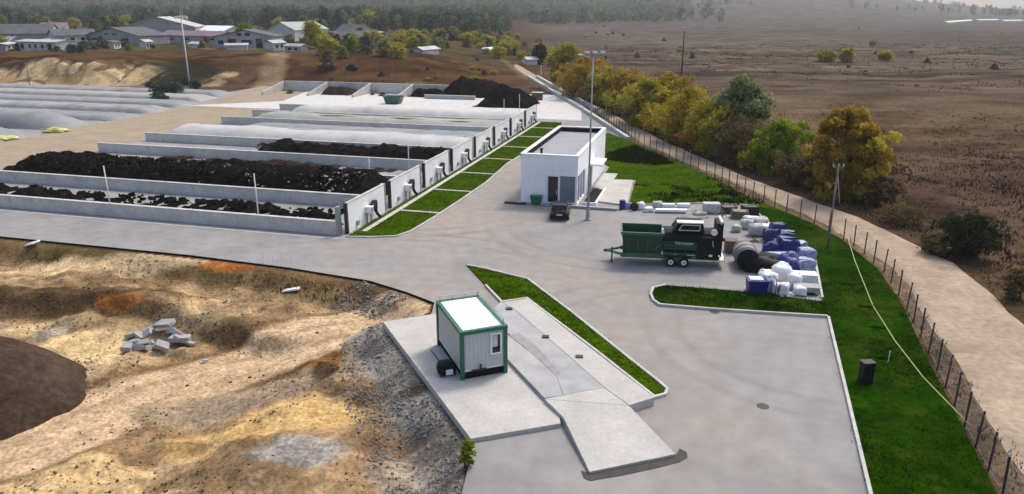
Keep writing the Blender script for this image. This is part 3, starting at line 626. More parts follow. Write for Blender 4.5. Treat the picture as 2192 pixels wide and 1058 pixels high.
# bay 2: full windrow; bay 3 stands empty
prof2 = lambda r, s: 2.3 * min(1, (1 - abs(2 * (s - 9.5) / 8.2 - 1) ** 2.4) / .8)
h2 = tag(mound('compost_windrow', -50.6, -2.2, 9.5, 17.7, 2.25, M['compost'], 1, 5.0, 2.0, .55, .2, 2.4, .2, .10), 'long black compost windrow filling the second bay from the yard road', 'compost')
clods(-46, -4, 10.2, 15, 800, prof2, h2, 6, .08, .26, M['compost']); clods(-22, -4, 10.2, 14, 170, prof2, h2, 16, .05, .15, M['bagg']); clods(-46, -4, 10.2, 15, 700, prof2, h2, 17, .06, .2, M['mulch'])
tag(mound('compost_residue', -40, -6, 24, 26.6, .35, M['mulch'], 18, 3, 2, .5, .3, wave=.7, z0=-.1), 'thin residue along the far wall of the empty third bay', 'compost')
h3 = tag(mound('compost_windrow', -29.5, -1.0, 27.8, 35.4, 1.5, M['compost'], 2, 4.0, 1.5, .75, .2, 2.4, .15, .12), 'shorter black compost windrow reaching to the fourth bay end wall', 'compost')
clods(-28, -13, 28.2, 31.4, 300, lambda r, s: 1.45 * (1 - abs(2 * (s - 27.8) / 7.6 - 1) ** 2.4), h3, 7, .08, .22, M['mulch'])
def cover(r0, r1, s0, s1, h, material, seed, label, hem=(), **kw):
    t = tag(mound('membrane_cover', r0, r1, s0, s1, h, material, seed, rough=.10, step=.42, **kw), label, 'cover', 'membrane covers over the compost')
    b = MB()
    for k in range(int((r1 - r0) / 4)):                   # weights along the hem
        x, y, _ = W(r0 + 2 + 4 * k, s0 + .15); MB().box(x - .35, x + .35, y - .1, y + .1, .01, .17).build('hem_weight', M['kerb'], t)
    for (a, c, s, z) in hem:
        m = MB(); n = int((c - a) / 1.5); pts = [W(a + (c - a) * i / n, s + .12 * math.sin(i * 1.3), z + .1 * math.sin(i * .8) - .25 * abs(2 * i / n - 1) ** 6) for i in range(n + 1)]
        m.tube(pts, .11, 6).build('yellow_hem', M['hem'], t, True)
    return t
cover(-50.5, -.9, 36.5, 44.5, 1.75, M['coverw'], 22, 'brightest white wrinkled cover, behind the shorter black windrow', hem=((-48, -28, 37.3, .85),), endl=4, endr=.5, power=3)
cover(-46, -.9, 45.6, 53.4, 1.0, M['coverg'], 23, 'low dull grey cover on the sixth bay from the yard road', endl=6, endr=1, power=3, wave=.06)
cover(-48, -.9, 54.5, 62.4, 1.5, M['cover'], 25, 'beige cover with a yellow seam on the seventh bay from the yard road', hem=((-46, -6, 57.5, 1.5),), endl=4, endr=.5, power=3)
cover(-46, -.9, 63.5, 71.5, 1.8, M['coverw'], 26, 'pale cover on the eighth bay, farthest from the yard road', endl=4, endr=.5, power=3)
# block of covered windrows left of the track
cover(-128, -70.5, 40, 48, 2.3, M['coverg'], 31, 'rounded grey covered windrow left of the track, nearest with a broad end', endl=3, endr=7, power=2.6, wave=.05)
cover(-128, -70, 28, 37, 1.3, M['coverg'], 32, 'low grey covered windrow at the left edge below the broad rounded one', endl=3, endr=6, power=2.6, wave=.05)
for i, (s, h, re, m_) in enumerate(((51, .75, -70, 'coverg'), (60.5, .9, -71, 'floor'), (70, .8, -72.5, 'coverg'), (79.5, .9, -74.5, 'cover'), (89, .8, -77, 'coverg'))):
    cover(-150, re, s, s + 7, h, M[m_], 40 + i, '%s low grey strip behind the broad rounded windrow left of the track' % ORD[i], endl=3, endr=3, power=6, wave=.02)
for (px, py, w_, lab) in ((120, 283, 3.6, 'crumpled yellow green tarpaulin at the end of the broad grey windrow'), (10, 300, 3.2, 'yellow green tarpaulin at the left edge beside the track')):
    x, y = G(px, py); tag(MB().lump((x, y, .2), w_, 2.6, .9, int(px), 16, .3, 2.2).build('tarpaulin', M['hem'], smooth=True), lab, 'tarpaulin')
x, y = G(20, 197); tag(MB().lump((x, y, .2), 9, 3, .9, 3, 16, .3, 2.2).build('tarpaulin', M['hem'], smooth=True), 'long pale yellow sheet at the far left foot of the sand face', 'tarpaulin')
# slender white sounding poles at the bays
for (px, py, top, lab) in ((240, 463, 358, 'slender white pole at the nearest bay wall, left one of the pair'), (556, 487, 374, 'slender white pole at the nearest bay wall, right one of the pair'),
        (793, 403, 341, 'slender white pole before the broad black windrow near the second end wall'), (876, 370, 313, 'slender white pole at the right end of the shorter black windrow'),
        (1079, 240, 214, 'slender pale pole before the black heap on the storage apron, left one'), (1112, 246, 204, 'slender pale pole at the corner of the last bay')):
    x, y = G(px, py); zc = y * CP + CAM_H * SP; h = (py - top) * zc / F_PX / .96
    t = thing('marker_pole', lab, 'pole', (x, y, 0), 0, 'slender poles at the bays')
    MB().tube([(0, 0, 0), (0, 0, h)], .055, 8).build('shaft', M['steelw'], t, True); MB().box(-.15, .15, -.15, .15, 0, .08).build('foot', M['kerb'], t)

# ------------------------------------------------------------------ storage bunkers behind the bays
bk = thing('bunker_wall', 'long concrete back wall of the storage bunkers below the brown bank', 'wall', W(-69, 104.5), SITE_ROT)
for i in range(11): MB().box(4 * i, 4 * i + 3.96, -.2, .2, 0, 2.3).build('wall_panel', M['concrete'], bk)
for i, (r, lab) in enumerate(((-69.5, 'leftmost pale partition wall of the storage bunkers'), (-58, 'second pale partition wall of the storage bunkers from the left'), (-47, 'third pale partition wall of the storage bunkers from the left'), (-36.5, 'rightmost pale partition wall of the storage bunkers above the green skip'))):
    t = tag(MB().add([W(r, 95, 0), W(r + .4, 95, 0), W(r + .4, 104.2, 0), W(r, 104.2, 0), W(r, 95, .6), W(r + .4, 95, .6), W(r + .4, 104.2, 2.3), W(r, 104.2, 2.3)], [(0, 3, 2, 1), (4, 5, 6, 7), (0, 1, 5, 4), (1, 2, 6, 5), (2, 3, 7, 6), (3, 0, 4, 7)]).build('partition_wall', M['pad']), lab, 'wall', 'partition walls of the storage bunkers')
tag(mound('wood_scrap_heap', -57, -49, 98, 103.6, 1.6, M['mulch'], 61, 2, 2, .7, .4), 'small dark heap in the second storage bunker', 'heap')
tag(mound('compost_heap', -36, -27, 99, 103.8, 1.5, M['compost'], 62, 2, 2, .6, .4), 'low black heap in the bunker beside the green skip', 'heap')
tag(mound('compost_heap', -30, -14, 101, 112, 4.2, M['compost'], 63, 6, 6, 1.0, .4, 2, 0, .25), 'tall rounded black heap behind the concrete blocks on the storage apron', 'heap')
tag(mound('compost_heap', -16.5, -4.5, 86, 97, 3.4, M['compost'], 64, 5, 5, .9, .4, 2, 0, .3), 'black heap at the right end of the storage apron before the last bay', 'heap')
x, y = G(843, 222)
sk = thing('green_skip', 'open green steel skip on the storage apron', 'skip', (x, y, .02), SITE_ROT)
MB().add([(-1.5, -.9, .2), (1.5, -.9, .2), (1.5, .9, .2), (-1.5, .9, .2), (-1.9, -1, 1.5), (1.9, -1, 1.5), (1.9, 1, 1.5), (-1.9, 1, 1.5)], [(0, 3, 2, 1), (0, 1, 5, 4), (1, 2, 6, 5), (2, 3, 7, 6), (3, 0, 4, 7)]).build('tub', M['greenl'], sk)
MB().box(-1.98, 1.98, -1.1, -1.0, 1.42, 1.56).box(-1.98, 1.98, 1.0, 1.1, 1.42, 1.56).build('rim', M['cabgreen'], sk); MB().box(-1.4, 1.4, -.7, .7, 0, .2).build('skid', M['dsteel'], sk)
for i in range(9):
    x, y = G(915 + i * 12, 211 + i * .35); tag(MB().box(-.62, .62, -.4, .4, 0, .8).build('concrete_block', M['pad'], loc=(x, y, .02)), 'pale concrete block in the row at the foot of the tall black heap', 'block', 'row of pale concrete blocks').rotation_euler = (0, 0, SITE_ROT + .12)
x, y = G(1150, 214); b_ = thing('storage_box', 'small pale box on the apron right of the black heaps', 'box', (x, y, .02), SITE_ROT); MB().box(-1.1, 1.1, -.7, .7, 0, 1.5).build('box_body', M['brown'], b_); MB().box(-1.2, 1.2, -.8, .8, 1.502, 1.6).build('lid', M['bgwhite'], b_)

# ================================================================== OFFICE BUILDING
ob = thing('office_building', 'white flat-roofed single-storey site office with dark door and corner glazing', 'building', W(12.1, 14.8, 0), SITE_ROT)
Lb, Wb, Hb = 18.6, 5.7, 4.95
wl = MB().box(0, 2.55, 0, .3, 0, Hb).box(2.55, Wb, 0, .3, 2.95, Hb)                       # front
wl.box(0, .3, .302, Lb - .302, 0, Hb)                                                    # left
wl.box(0, Wb, Lb - .3, Lb, 0, Hb)                                                        # rear
wl.box(Wb - .3, Wb, .302, Lb - .302, 2.95, Hb).box(Wb - .3, Wb, 4.6, 7.6, 0, 2.948).box(Wb - .3, Wb, 9.0, Lb - .302, 0, 2.948)
wl.box(2.55, Wb, .02, .28, 0, .22).box(Wb - .28, Wb - .02, .302, 4.6, 0, .22)
wl.build('wall', M['whitew'], ob)
rf = MB().box(.302, Wb - .302, .302, Lb - .302, 4.3, 4.42).build('roof', M['roofgrey'], ob)
MB().box(.302, .33, .34, Lb - .34, 4.422, 4.9).box(Wb - .33, Wb - .302, .34, Lb - .34, 4.422, 4.9).box(.302, Wb - .302, Lb - .335, Lb - .304, 4.422, 4.9).build('parapet_lining', M['dark'], rf)
MB().tube([(1.7, 1.6, 4.42), (1.7, 1.6, 5.2)], .12, 10).tube([(1.7, 1.6, 5.2), (1.7, 1.6, 5.3)], .18, 10).build('vent_pipe', M['dark'], rf)
for a, b in (((-.06, -.06), (Wb + .06, .34)), ((-.06, Lb - .34), (Wb + .06, Lb + .06))): MB().box(a[0], b[0], a[1], b[1], Hb + .002, Hb + .07).build('parapet_cap', M['white'], ob)
for x0 in (-.06, Wb - .34): MB().box(x0, x0 + .4, .342, Lb - .342, Hb + .002, Hb + .07).build('parapet_cap', M['white'], ob)
d = MB().box(2.75, 3.75, .14, .2, .23, 2.85).build('door', M['glass'], ob); MB().tube([(3.62, .1, 1.0), (3.62, .1, 1.5)], .025, 6).build('handle', M['steelw'], d)
MB().box(2.56, 2.74, .05, .26, .222, 2.948).box(3.76, 3.94, .05, .26, .222, 2.948).box(2.742, 3.758, .05, .26, 2.852, 2.946).build('door_frame', M['white'], ob)
g = MB().box(3.95, 5.45, .13, .17, .23, 2.9).build('window', M['greyglass'], ob); MB().box(3.95, 5.45, .08, .128, .225, .30).build('sill', M['white'], g); MB().box(3.95, 5.45, .08, .128, 1.2, 1.24).build('transom', M['greyglass'], g)
MB().box(Wb - .24, Wb - .02, .03, .27, .222, 2.948).build('corner_post', M['white'], ob)
for i in range(3):
    y0 = .35 + i * 1.42
    g = MB().box(Wb - .17, Wb - .13, y0, y0 + 1.25, .23, 2.94).build('window', M['greyglass'], ob); MB().box(Wb - .25, Wb - .04, y0 + 1.252, y0 + 1.40, .222, 2.946).build('mullion', M['white'], g)
MB().box(Wb - .16, Wb - .1, 7.62, 8.98, .05, 2.5).build('side_door', M['glass'], ob)
MB().box(Wb + .002, Wb + 1.4, 6.6, 10.2, 2.75, 2.95).build('canopy', M['white'], ob)
MB().box(-.25, Wb + .2, -.35, -.002, 0, .18).build('plinth_step', M['concrete'], ob)
MB().tube([(-.08, .5, .2), (-.08, .5, 4.9)], .05, 8).build('downpipe', M['white'], ob)
TER = [G(1290, 388), G(1355, 388), G(1342, 442), G(1272, 433)]
tr = MB().prism(TER, 0, .16).build('terrace', M['pad']); tr['kind'] = 'structure'
wlk = MB().prism([W2(18.2, 22.6), W2(19.8, 22.6), W2(19.8, 30.4), W2(18.2, 30.4)], 0, .155).build('terrace_walk', M['pad']); wlk['kind'] = 'structure'
st = thing('entrance_ramp', 'dark planted trough with white edge between office and terrace', 'trough', W(18.15, 15.4), SITE_ROT)
MB().box(.1, 1.3, 0, 6.5, 0, .18).build('soil', M['dark'], st); MB().box(1.302, 1.5, -.1, 6.8, 0, .35).build('edge_wall', M['white'], st); MB().box(.1, 1.3, -.16, -.002, 0, .35).build('end_edge', M['white'], st)
lg = thing('floor_beam', 'dark low beam lying along the foot of the office front', 'beam', W(10.6, 14.0), SITE_ROT); MB().box(0, 2.2, 0, .22, 0, .2).build('beam_body', M['dsteel'], lg); MB().box(3.8, 11.2, -.05, .3, 0, .26).build('beam_cover', M['greybox'], lg)
x, y = G(1148, 438); gb = thing('green_bin', 'small dark green bin at the foot of the white office front', 'bin', (x, y, 0), SITE_ROT)
MB().add([(-.42, -.3, .1), (.42, -.3, .1), (.42, .3, .1), (-.42, .3, .1), (-.55, -.38, .85), (.55, -.38, .85), (.55, .38, .85), (-.55, .38, .85)], [(0, 3, 2, 1), (4, 5, 6, 7), (0, 1, 5, 4), (1, 2, 6, 5), (2, 3, 7, 6), (3, 0, 4, 7)]).build('bin_body', M['cabgreen'], gb)
MB().box(-.58, .58, -.4, .42, .86, .94).build('lid', M['greenl'], gb)
for sx in (-.4, .4): MB().tube([(sx - .04, .3, .1), (sx + .04, .3, .1)], .1, 10).build('wheel', M['rubber'], gb)

M['channel'] = mat('dried_mud', (.275, .262, .245), .95, .2, 2, world=True); M['wet'] = mat('wet_dirt', (.05, .045, .04), .9, .3, 1.5, world=True)
# ================================================================== WEIGHBRIDGE, PAD AND CABIN
PAD = [G(820, 688, .25), G(950, 668, .25), G(1072, 752, .25), G(1160, 843, .25), G(1198, 890, .25), G(1200, 905, .25), G(1008, 938, .25)]
cp_ = MB().prism(PAD, -.6, .22).build('concrete_pad', M['pad']); cp_['kind'] = 'structure'
wb = thing('weighbridge', 'long pale concrete vehicle weighbridge with sloping ramp beside the green cabin', 'weighbridge')
Z = .42
def quad(b, pts, z0):
    n = len(pts); vs = [(p[0], p[1], z0) for p in pts] + list(pts); return b.add(vs, [tuple(range(n))[::-1], tuple(range(n, 2 * n))] + [(i, (i + 1) % n, n + (i + 1) % n, n + i) for i in range(n)])
def g3(px, py, z): return G(px, py, z) + (z,)
q = quad(MB(), [g3(1166, 852, Z), g3(1128, 812, Z), g3(1086, 768, Z), g3(1086, 716, Z), g3(1130, 750, Z), g3(1192, 806, Z), g3(1205, 846, Z)], .0).build('deck_strip', M['deck'], wb)
quad(MB(), [g3(1192.5, 805.8, Z), g3(1130.6, 749.8, Z), g3(1060, 690, Z), g3(1046, 672, Z), g3(1072, 646, Z), g3(1100, 662, Z), g3(1215, 760, Z), g3(1293, 829, Z), g3(1206, 845.6, Z)], .0).build('deck_strip', M['deck'], wb)
quad(MB(), [g3(1101, 661.6, Z + .02), g3(1074, 647, Z + .02), g3(1128, 639, Z + .02), g3(1240, 727, Z + .02), g3(1401, 851, Z + .02), g3(1347, 867, Z + .02), g3(1294, 829, Z + .02), g3(1216, 760, Z + .02)], 0).build('side_slab', M['pad'], wb)
quad(MB(), [g3(1166, 854, Z - .004), g3(1347, 868, Z - .004), g3(1293, 829.5, Z - .004)][::-1], 0).build('ramp_head', M['pad'], wb)
quad(MB(), [g3(1166.5, 854.6, Z), g3(1206, 893, Z - .05), g3(1262, 1010, .13), g3(1446, 972, .13), g3(1346, 868.6, Z)], -.05).build('ramp', M['pad'], wb)
mud = quad(MB(), [g3(1090, 718, Z + .006), g3(1130, 748, Z + .006), g3(1190, 803, Z + .006), g3(1200, 800, Z + .006), g3(1150, 742, Z + .006), g3(1110, 712, Z + .006)], Z - .05).build('mud_channel', M['channel'], wb)
for px, py in ((1240, 765), (1090, 662), (1168, 722)): MB().box(-.2, .2, -.15, .15, Z + .02, Z + .08).build('cover_plate', M['dsteel'], wb, loc=G(px, py, Z) + (0,))
for a, b in (((1258, 1016), (1450, 977)),): MB().box(0, 1, -.25, .12, -.02, .01)
rw = quad(MB(), [g3(1244, 1008, .02), g3(1250, 1024, .02), g3(1264, 1029, .02), g3(1330, 1018, .02), g3(1400, 1003, .02), g3(1455, 989, .02), g3(1472, 979, .02), g3(1470, 968, .02), g3(1455, 960, .02), g3(1447, 973, .02), g3(1262, 1011, .02)], -.05).build('wet_edge_patch', M['wet'], wb)

cb = thing('office_cabin', 'grey site cabin with green steel frame and white roof on the concrete pad', 'cabin', (-2.6, 34.22, .22), R(21.1))
cw, cl, ch, zb = 2.5, 4.6, 2.72, .42
for x0 in (-.03, cw - .17):
    for y0 in (-.03, cl - .17): MB().box(x0, x0 + .2, y0, y0 + .2, .0, ch - .2).build('corner_post', M['cabgreen'], cb)
MB().box(-.04, cw + .04, -.04, .17, ch - .198, ch).box(-.01, cw + .01, cl - .17, cl + .01, ch - .198, ch).box(-.01, .17, .172, cl - .172, ch - .198, ch).box(cw - .17, cw + .01, .172, cl - .172, ch - .198, ch).build('roof_frame', M['cabgreen'], cb)
MB().box(.162, cw - .162, .03, .13, zb, zb + .12).box(.162, cw - .162, cl - .13, cl - .03, zb, zb + .12).box(.03, .13, .162, cl - .162, zb, zb + .12).box(cw - .13, cw - .03, .162, cl - .162, zb, zb + .12).build('floor_frame', M['steelw'], cb)
n = 16
def sheet(x0, y0, x1, y1, k):                              # trapezoid ribbed sheet between two corner posts
    b = MB(); dx, dy = (x1 - x0) / k, (y1 - y0) / k; L = math.hypot(dx, dy); nx, ny = dy / L, -dx / L
    pts = []
    for i in range(k): 
        for t, o in ((0, 0), (.35, 0), (.45, .008), (.85, .008), (.95, 0)): pts.append((x0 + dx * (i + t) + nx * o, y0 + dy * (i + t) + ny * o))
    pts.append((x1, y1)); m = len(pts)
    b.add([(p[0], p[1], zb + .122) for p in pts] + [(p[0], p[1], ch - .2) for p in pts], [(i, i + 1, m + i + 1, m + i) for i in range(m - 1)]); return b
sheet(.162, .05, cw - .162, .05, 10).build('front_panel', M['cabgrey'], cb); sheet(cw - .162, cl - .05, .162, cl - .05, 10).build('rear_panel', M['cabgrey'], cb)
sheet(.05, cl - .162, .05, .162, 20).build('side_panel', M['cabgrey'], cb); sheet(cw - .05, .162, cw - .05, cl - .162, 20).build('side_panel', M['cabgrey'], cb)
MB().box(.1, cw - .1, .1, cl - .1, zb - .02, zb - .002).build('floor', M['dark'], cb)
rf = MB().add([(.165, .165, ch - .05), (cw - .165, .165, ch - .05), (cw - .165, cl - .165, ch - .05), (.165, cl - .165, ch - .05), (cw / 2, .8, ch + .05), (cw / 2, cl - .8, ch + .05)], [(0, 1, 4), (1, 2, 5, 4), (2, 3, 5), (3, 0, 4, 5)]).build('roof', M['cabroof'], cb)
for (p0, p1) in (((cw - .08, .3), (cw - .08, cl - .08)), ((cw - .08, cl - .08), (.2, cl - .08))):
    rl = MB().tube([p0 + (ch + .24,), p1 + (ch + .24,)], .025, 6)
    for i in range(4): t = i / 3; x = p0[0] + (p1[0] - p0[0]) * t; y = p0[1] + (p1[1] - p0[1]) * t; rl.tube([(x, y, ch), (x, y, ch + .24)], .022, 6)
    rl.build('roof_rail', M['steel'], rf)
w_ = MB().box(1.68, 2.12, -.02, .03, 1.28, 2.3).build('window', M['glass'], cb)
MB().box(1.60, 1.678, -.035, .04, 1.2, 2.38).box(2.122, 2.2, -.035, .04, 1.2, 2.38).box(1.68, 2.12, -.035, .04, 2.302, 2.38).box(1.68, 2.12, -.035, .04, 1.2, 1.278).build('frame', M['white'], w_)
MB().box(1.69, 1.98, -.03, -.022, 1.62, 2.28).build('paper_sheet', M['bagg'], w_)
MB().box(.55, 1.35, -.06, .0, .42, .5).box(1.0, 1.08, -.08, .0, .5, .75).build('front_fitting', M['dsteel'], cb)
MB().box(.12, cw - .12, .08, cl - .12, .0, zb - .025).build('underside_shade', M['dark'], cb)  # dark box added under the cabin, standing in for the shade beneath it
ge = thing('power_unit', 'black portable power unit beside the cabin with a white panel', 'generator', G(955, 800, .22) + (.22,), R(21))
MB().lump((0, 0, .36), .95, .8, .72, 4, 8, .05, 4).build('casing', M['black'], ge, True); MB().box(-.12, .26, -.43, -.405, .12, .42).build('data_plate', M['bag'], ge); MB().tube([(-.3, .1, .7), (-.5, .7, 1.0), (-.5, 1.2, .9)], .035, 6).build('power_cable', M['cable'], ge)
for sx in (-.38, .38): MB().tube([(sx, -.3, .1), (sx + .05, -.3, .1)], .1, 10).build('wheel', M['rubber'], ge)

# ================================================================== TROMMEL SCREEN ON ITS TRAILER
ta = G(1299, 566); tb = G(1541, 577); tang = math.atan2(tb[1] - ta[1], tb[0] - ta[0])
tm = thing('trommel_screen', 'dark green and black trailer-mounted screening machine in the middle of the yard', 'machine', ta + (0,), tang)
D = 2.3                                                      # depth of the machine, y runs from the camera side to the far side
MB().box(1.0, 8.3, .12, .32, .62, .9).box(1.0, 8.3, D - .32, D - .12, .62, .9).box(7.6, 7.8, .322, D - .322, .64, .88).box(4.2, 4.4, .322, D - .322, .64, .88).build('chassis_frame', M['cabgreen'], tm)
MB().box(1.05, 4.1, .02, .118, .64, 1.0).build('side_rail', M['greenl'], tm)
db = MB().tube([(1.05, .3, .78), (-.05, D / 2, .78)], .09, 8).tube([(1.05, D - .3, .78), (-.05, D / 2, .78)], .09, 8).build('drawbar', M['cabgreen'], tm)
MB().tube([(-.3, D / 2, .74), (0, D / 2, .78)], [.09, .12], 8).build('hitch_eye', M['dsteel'], db); MB().tube([(.35, D / 2 - .35, .02), (.35, D / 2 - .35, 1.15)], .06, 8).box(.2, .5, D / 2 - .5, D / 2 - .2, 0, .04).build('jack', M['dsteel'], db)
hp = MB().loft([[(1.15, .13, .92), (4.05, .13, .92), (4.05, D - .13, .92), (1.15, D - .13, .92)], [(1.12, .05, 1.9), (4.05, .05, 1.9), (4.05, D - .05, 1.9), (1.12, D - .05, 1.9)], [(1.02, -.05, 2.45), (4.1, -.05, 2.45), (4.1, D + .05, 2.45), (1.02, D + .05, 2.45)]], cap=False)
hp.build('hopper', M['green'], tm)
MB().box(.95, 4.16, -.14, -.03, 2.45, 2.66).box(.95, 4.16, D + .03, D + .14, 2.45, 2.66).box(.95, 1.06, -.028, D + .028, 2.45, 2.66).box(4.06, 4.16, -.028, D + .028, 2.45, 2.66).build('hopper_rim', M['greenl'], tm)
MB().box(1.3, 3.9, .3, D - .3, 1.05, 1.2).build('hopper_belt', M['rubber'], tm)
for i in range(4): MB().box(1.5 + i * .72, 1.56 + i * .72, .03, .09, 1.05, 2.35).build('hopper_rib', M['cabgreen'], tm)
MB().box(3.92, 4.08, -.1, .12, 2.45, 2.98).build('work_light', M['bag'], tm)
MB().tube([(3.5, .0, 1.35), (3.8, -.08, 1.75)], .08, 8).build('hydraulic_ram', M['greenl'], tm)
bd = MB().box(4.12, 6.6, .1, D - .1, 1.0, 2.0).build('drum_housing', M['green'], tm)
MB().box(4.2, 6.5, .03, .098, 1.02, 1.12).box(4.2, 6.5, .03, .098, 1.42, 1.47).box(4.2, 6.5, .03, .098, 1.68, 1.76).build('housing_trim', M['greenl'], bd)
for x0 in (4.25, 5.05, 5.85): MB().box(x0, x0 + .7, .06, .098, 1.14, 1.4).build('service_door', M['black'], bd)
arch = []; 
for i in range(9):
    a = math.pi * i / 8; arch.append((.14 + (D - .28) * (1 - math.cos(a)) / 2, 2.0 + .85 * math.sin(a)))
MB().loft([[(x, y, z) for (y, z) in arch] for x in (4.15, 8.1)]).build('drum_cover', M['black'], tm)
MB().box(6.62, 8.2, .06, D - .06, .72, 2.4).build('rear_housing', M['black'], tm)
eh = MB().loft([[(4.75, .3, 2.7), (7.1, .3, 2.7), (7.1, D - .3, 2.7), (4.75, D - .3, 2.7)], [(5.15, .35, 3.38), (6.95, .35, 3.38), (6.95, D - .35, 3.38), (5.15, D - .35, 3.38)]]).build('engine_hood', M['black'], tm)
MB().box(5.05, 7.0, .28, .95, 3.382, 3.46).build('hood_roof', M['cabroof'], eh)
fr = MB()
for p, q in (((5.2, .27, 2.85), (6.7, .27, 2.85)), ((6.7, .27, 2.85), (6.75, .3, 3.25)), ((6.75, .3, 3.25), (5.45, .3, 3.25)), ((5.45, .3, 3.25), (5.2, .27, 2.85))): fr.tube([p, q], .03, 6)
fr.build('hood_grab_rail', M['steelw'], eh)
cv = MB().box(7.95, 8.35, .3, D - .3, 1.0, 3.45).build('tail_conveyor', M['rubber'], tm); MB().box(8.3, 8.42, .22, .30, .9, 3.5).box(8.3, 8.42, D - .3, D - .22, .9, 3.5).build('conveyor_frame', M['black'], cv)
MB().tube([(8.3, .25, 3.5), (8.3, D - .25, 3.5)], .12, 10).build('conveyor_roller', M['steelw'], cv)
MB().tube([(7.75, .04, 2.85), (7.75, -.06, 2.85)], .24, 14).build('round_light', M['bag'], tm); MB().tube([(8.45, .6, 2.2), (8.62, .6, 2.1)], .14, 10).build('motor', M['dsteel'], tm)
MB().tube([(7.7, .02, 2.2), (7.72, -.02, 1.9), (7.78, .02, 1.7)], .025, 6).build('hose_loop', M['steelw'], tm)
bm_ = MB().box(8.2, 8.75, .1, D - .1, .55, .68).build('rear_bumper', M['steelw'], tm); MB().box(8.6, 8.72, .06, .098, .68, 1.2).box(7.5, 7.75, .0, .058, .95, 1.1).build('marker_board', M['bag'], bm_)
for x0 in (4.75, 5.72):
    for y0 in (.02, D - .27):
        w_ = MB().tube([(x0, y0, .38), (x0, y0 + .25, .38)], .38, 18).build('wheel', M['rubber'], tm); yy = y0 - .012 if y0 < 1 else y0 + .262
        MB().tube([(x0, yy, .38), (x0, yy + (.012 if y0 < 1 else -.012), .38)], .2, 14).build('rim', M['bag'], w_); MB().tube([(x0, yy - .02 if y0 < 1 else yy + .02, .38), (x0, yy, .38)], .07, 8).build('hub', M['dsteel'], w_)
MB().box(4.25, 6.25, -.02, .3, .80, .86).box(4.25, 6.25, D - .3, D + .02, .80, .86).build('mudguard', M['black'], tm)
fc = bpy.data.curves.new('lettering', 'FONT'); fc.body = 'Vermeer'; fc.size = .42; fc.extrude = .004
fo = bpy.data.objects.new('lettering', fc); col.objects.link(fo); dg_ = bpy.context.evaluated_depsgraph_get(); me = bpy.data.meshes.new_from_object(fo.evaluated_get(dg_)); bpy.data.objects.remove(fo)
me.materials.clear(); me.materials.append(M['letter']); lo = bpy.data.objects.new('lettering', me); col.objects.link(lo); lo.parent = tm; lo.location = (4.95, .085, 1.80); lo.rotation_euler = (math.pi / 2, 0, 0); lo.scale = (.95, .72, 1)

# ================================================================== CAR
x, y = G(1197, 474)
car = thing('parked_car', 'small black car parked in front of the white office', 'car', (x, y - .0, 0), SITE_ROT + R(8))
# y runs from the rear (towards the yard) to the bonnet
def sec(yy, w, z0, z1, tuck=.08): return [(-w, yy, z0 + .12), (-w + .1, yy, z0), (w - .1, yy, z0), (w, yy, z0 + .12), (w - .01, yy, (z0 + z1) / 2 + .05), (w - tuck, yy, z1), (-w + tuck, yy, z1), (-w + .01, yy, (z0 + z1) / 2 + .05)]
MB().loft([sec(0, .74, .42, .88), sec(.08, .82, .28, .98), sec(.6, .86, .22, 1.0), (sec(1.9, .87, .22, .98)), sec(2.9, .86, .22, .96), sec(3.6, .82, .24, .86), sec(3.95, .7, .34, .7)]).build('body', M['carpaint'], car, True)
cabin = MB().loft([[(-.74, .12, .95), (.74, .12, .95), (.62, .42, 1.42), (-.62, .42, 1.42)], [(-.76, .5, .97), (.76, .5, .97), (.62, .62, 1.5), (-.62, .62, 1.5)], [(-.78, 1.6, .97), (.78, 1.6, .97), (.64, 1.55, 1.53), (-.64, 1.55, 1.53)], [(-.76, 2.95, .93), (.76, 2.95, .93), (.62, 2.2, 1.45), (-.62, 2.2, 1.45)]]).build('cabin', M['carpaint'], car)
MB().add([(-.6, .155, 1.02), (.6, .155, 1.02), (.53, .37, 1.37), (-.53, .37, 1.37)], [(0, 1, 2, 3)]).build('rear_window', M['glass'], car)
MB().add([(-.62, 2.85, 1.01), (.62, 2.85, 1.01), (.55, 2.31, 1.42), (-.55, 2.31, 1.42)], [(3, 2, 1, 0)]).build('windscreen', M['glass'], car)
for sx in (-1, 1):
    MB().add([(sx * .772, .62, 1.03), (sx * .778, 1.6, 1.03), (sx * .76, 2.6, 1.03), (sx * .65, 2.15, 1.42), (sx * .655, 1.55, 1.47), (sx * .645, .72, 1.43)], [(0, 1, 2, 3, 4, 5)]).build('side_window', M['glass'], car)
    MB().lump((sx * .95, 2.35, 1.05), .2, .12, .14, 3, 6, .02).build('mirror', M['carpaint'], car, True)
    MB().box(sx * .68 - .1, sx * .68 + .1, -.02, .06, .72, .9).build('tail_light', M['redw'], car); MB().box(sx * .6 - .12, sx * .6 + .12, 3.84, 3.93, .58, .7).build('headlight', M['bag'], car)
    for yy in (.75, 3.15):
        w_ = MB().tube([(sx * .88, yy, .31), (sx * .66, yy, .31)], .31, 16).build('wheel', M['rubber'], car); MB().tube([(sx * .885, yy, .31), (sx * .87, yy, .31)], .19, 12).build('rim', M['steel'], w_)
MB().box(-.26, .26, -.03, .02, .55, .66).build('number_plate', M['bag'], car); MB().box(-.76, .76, -.06, .12, .34, .5).build('bumper', M['black'], car)

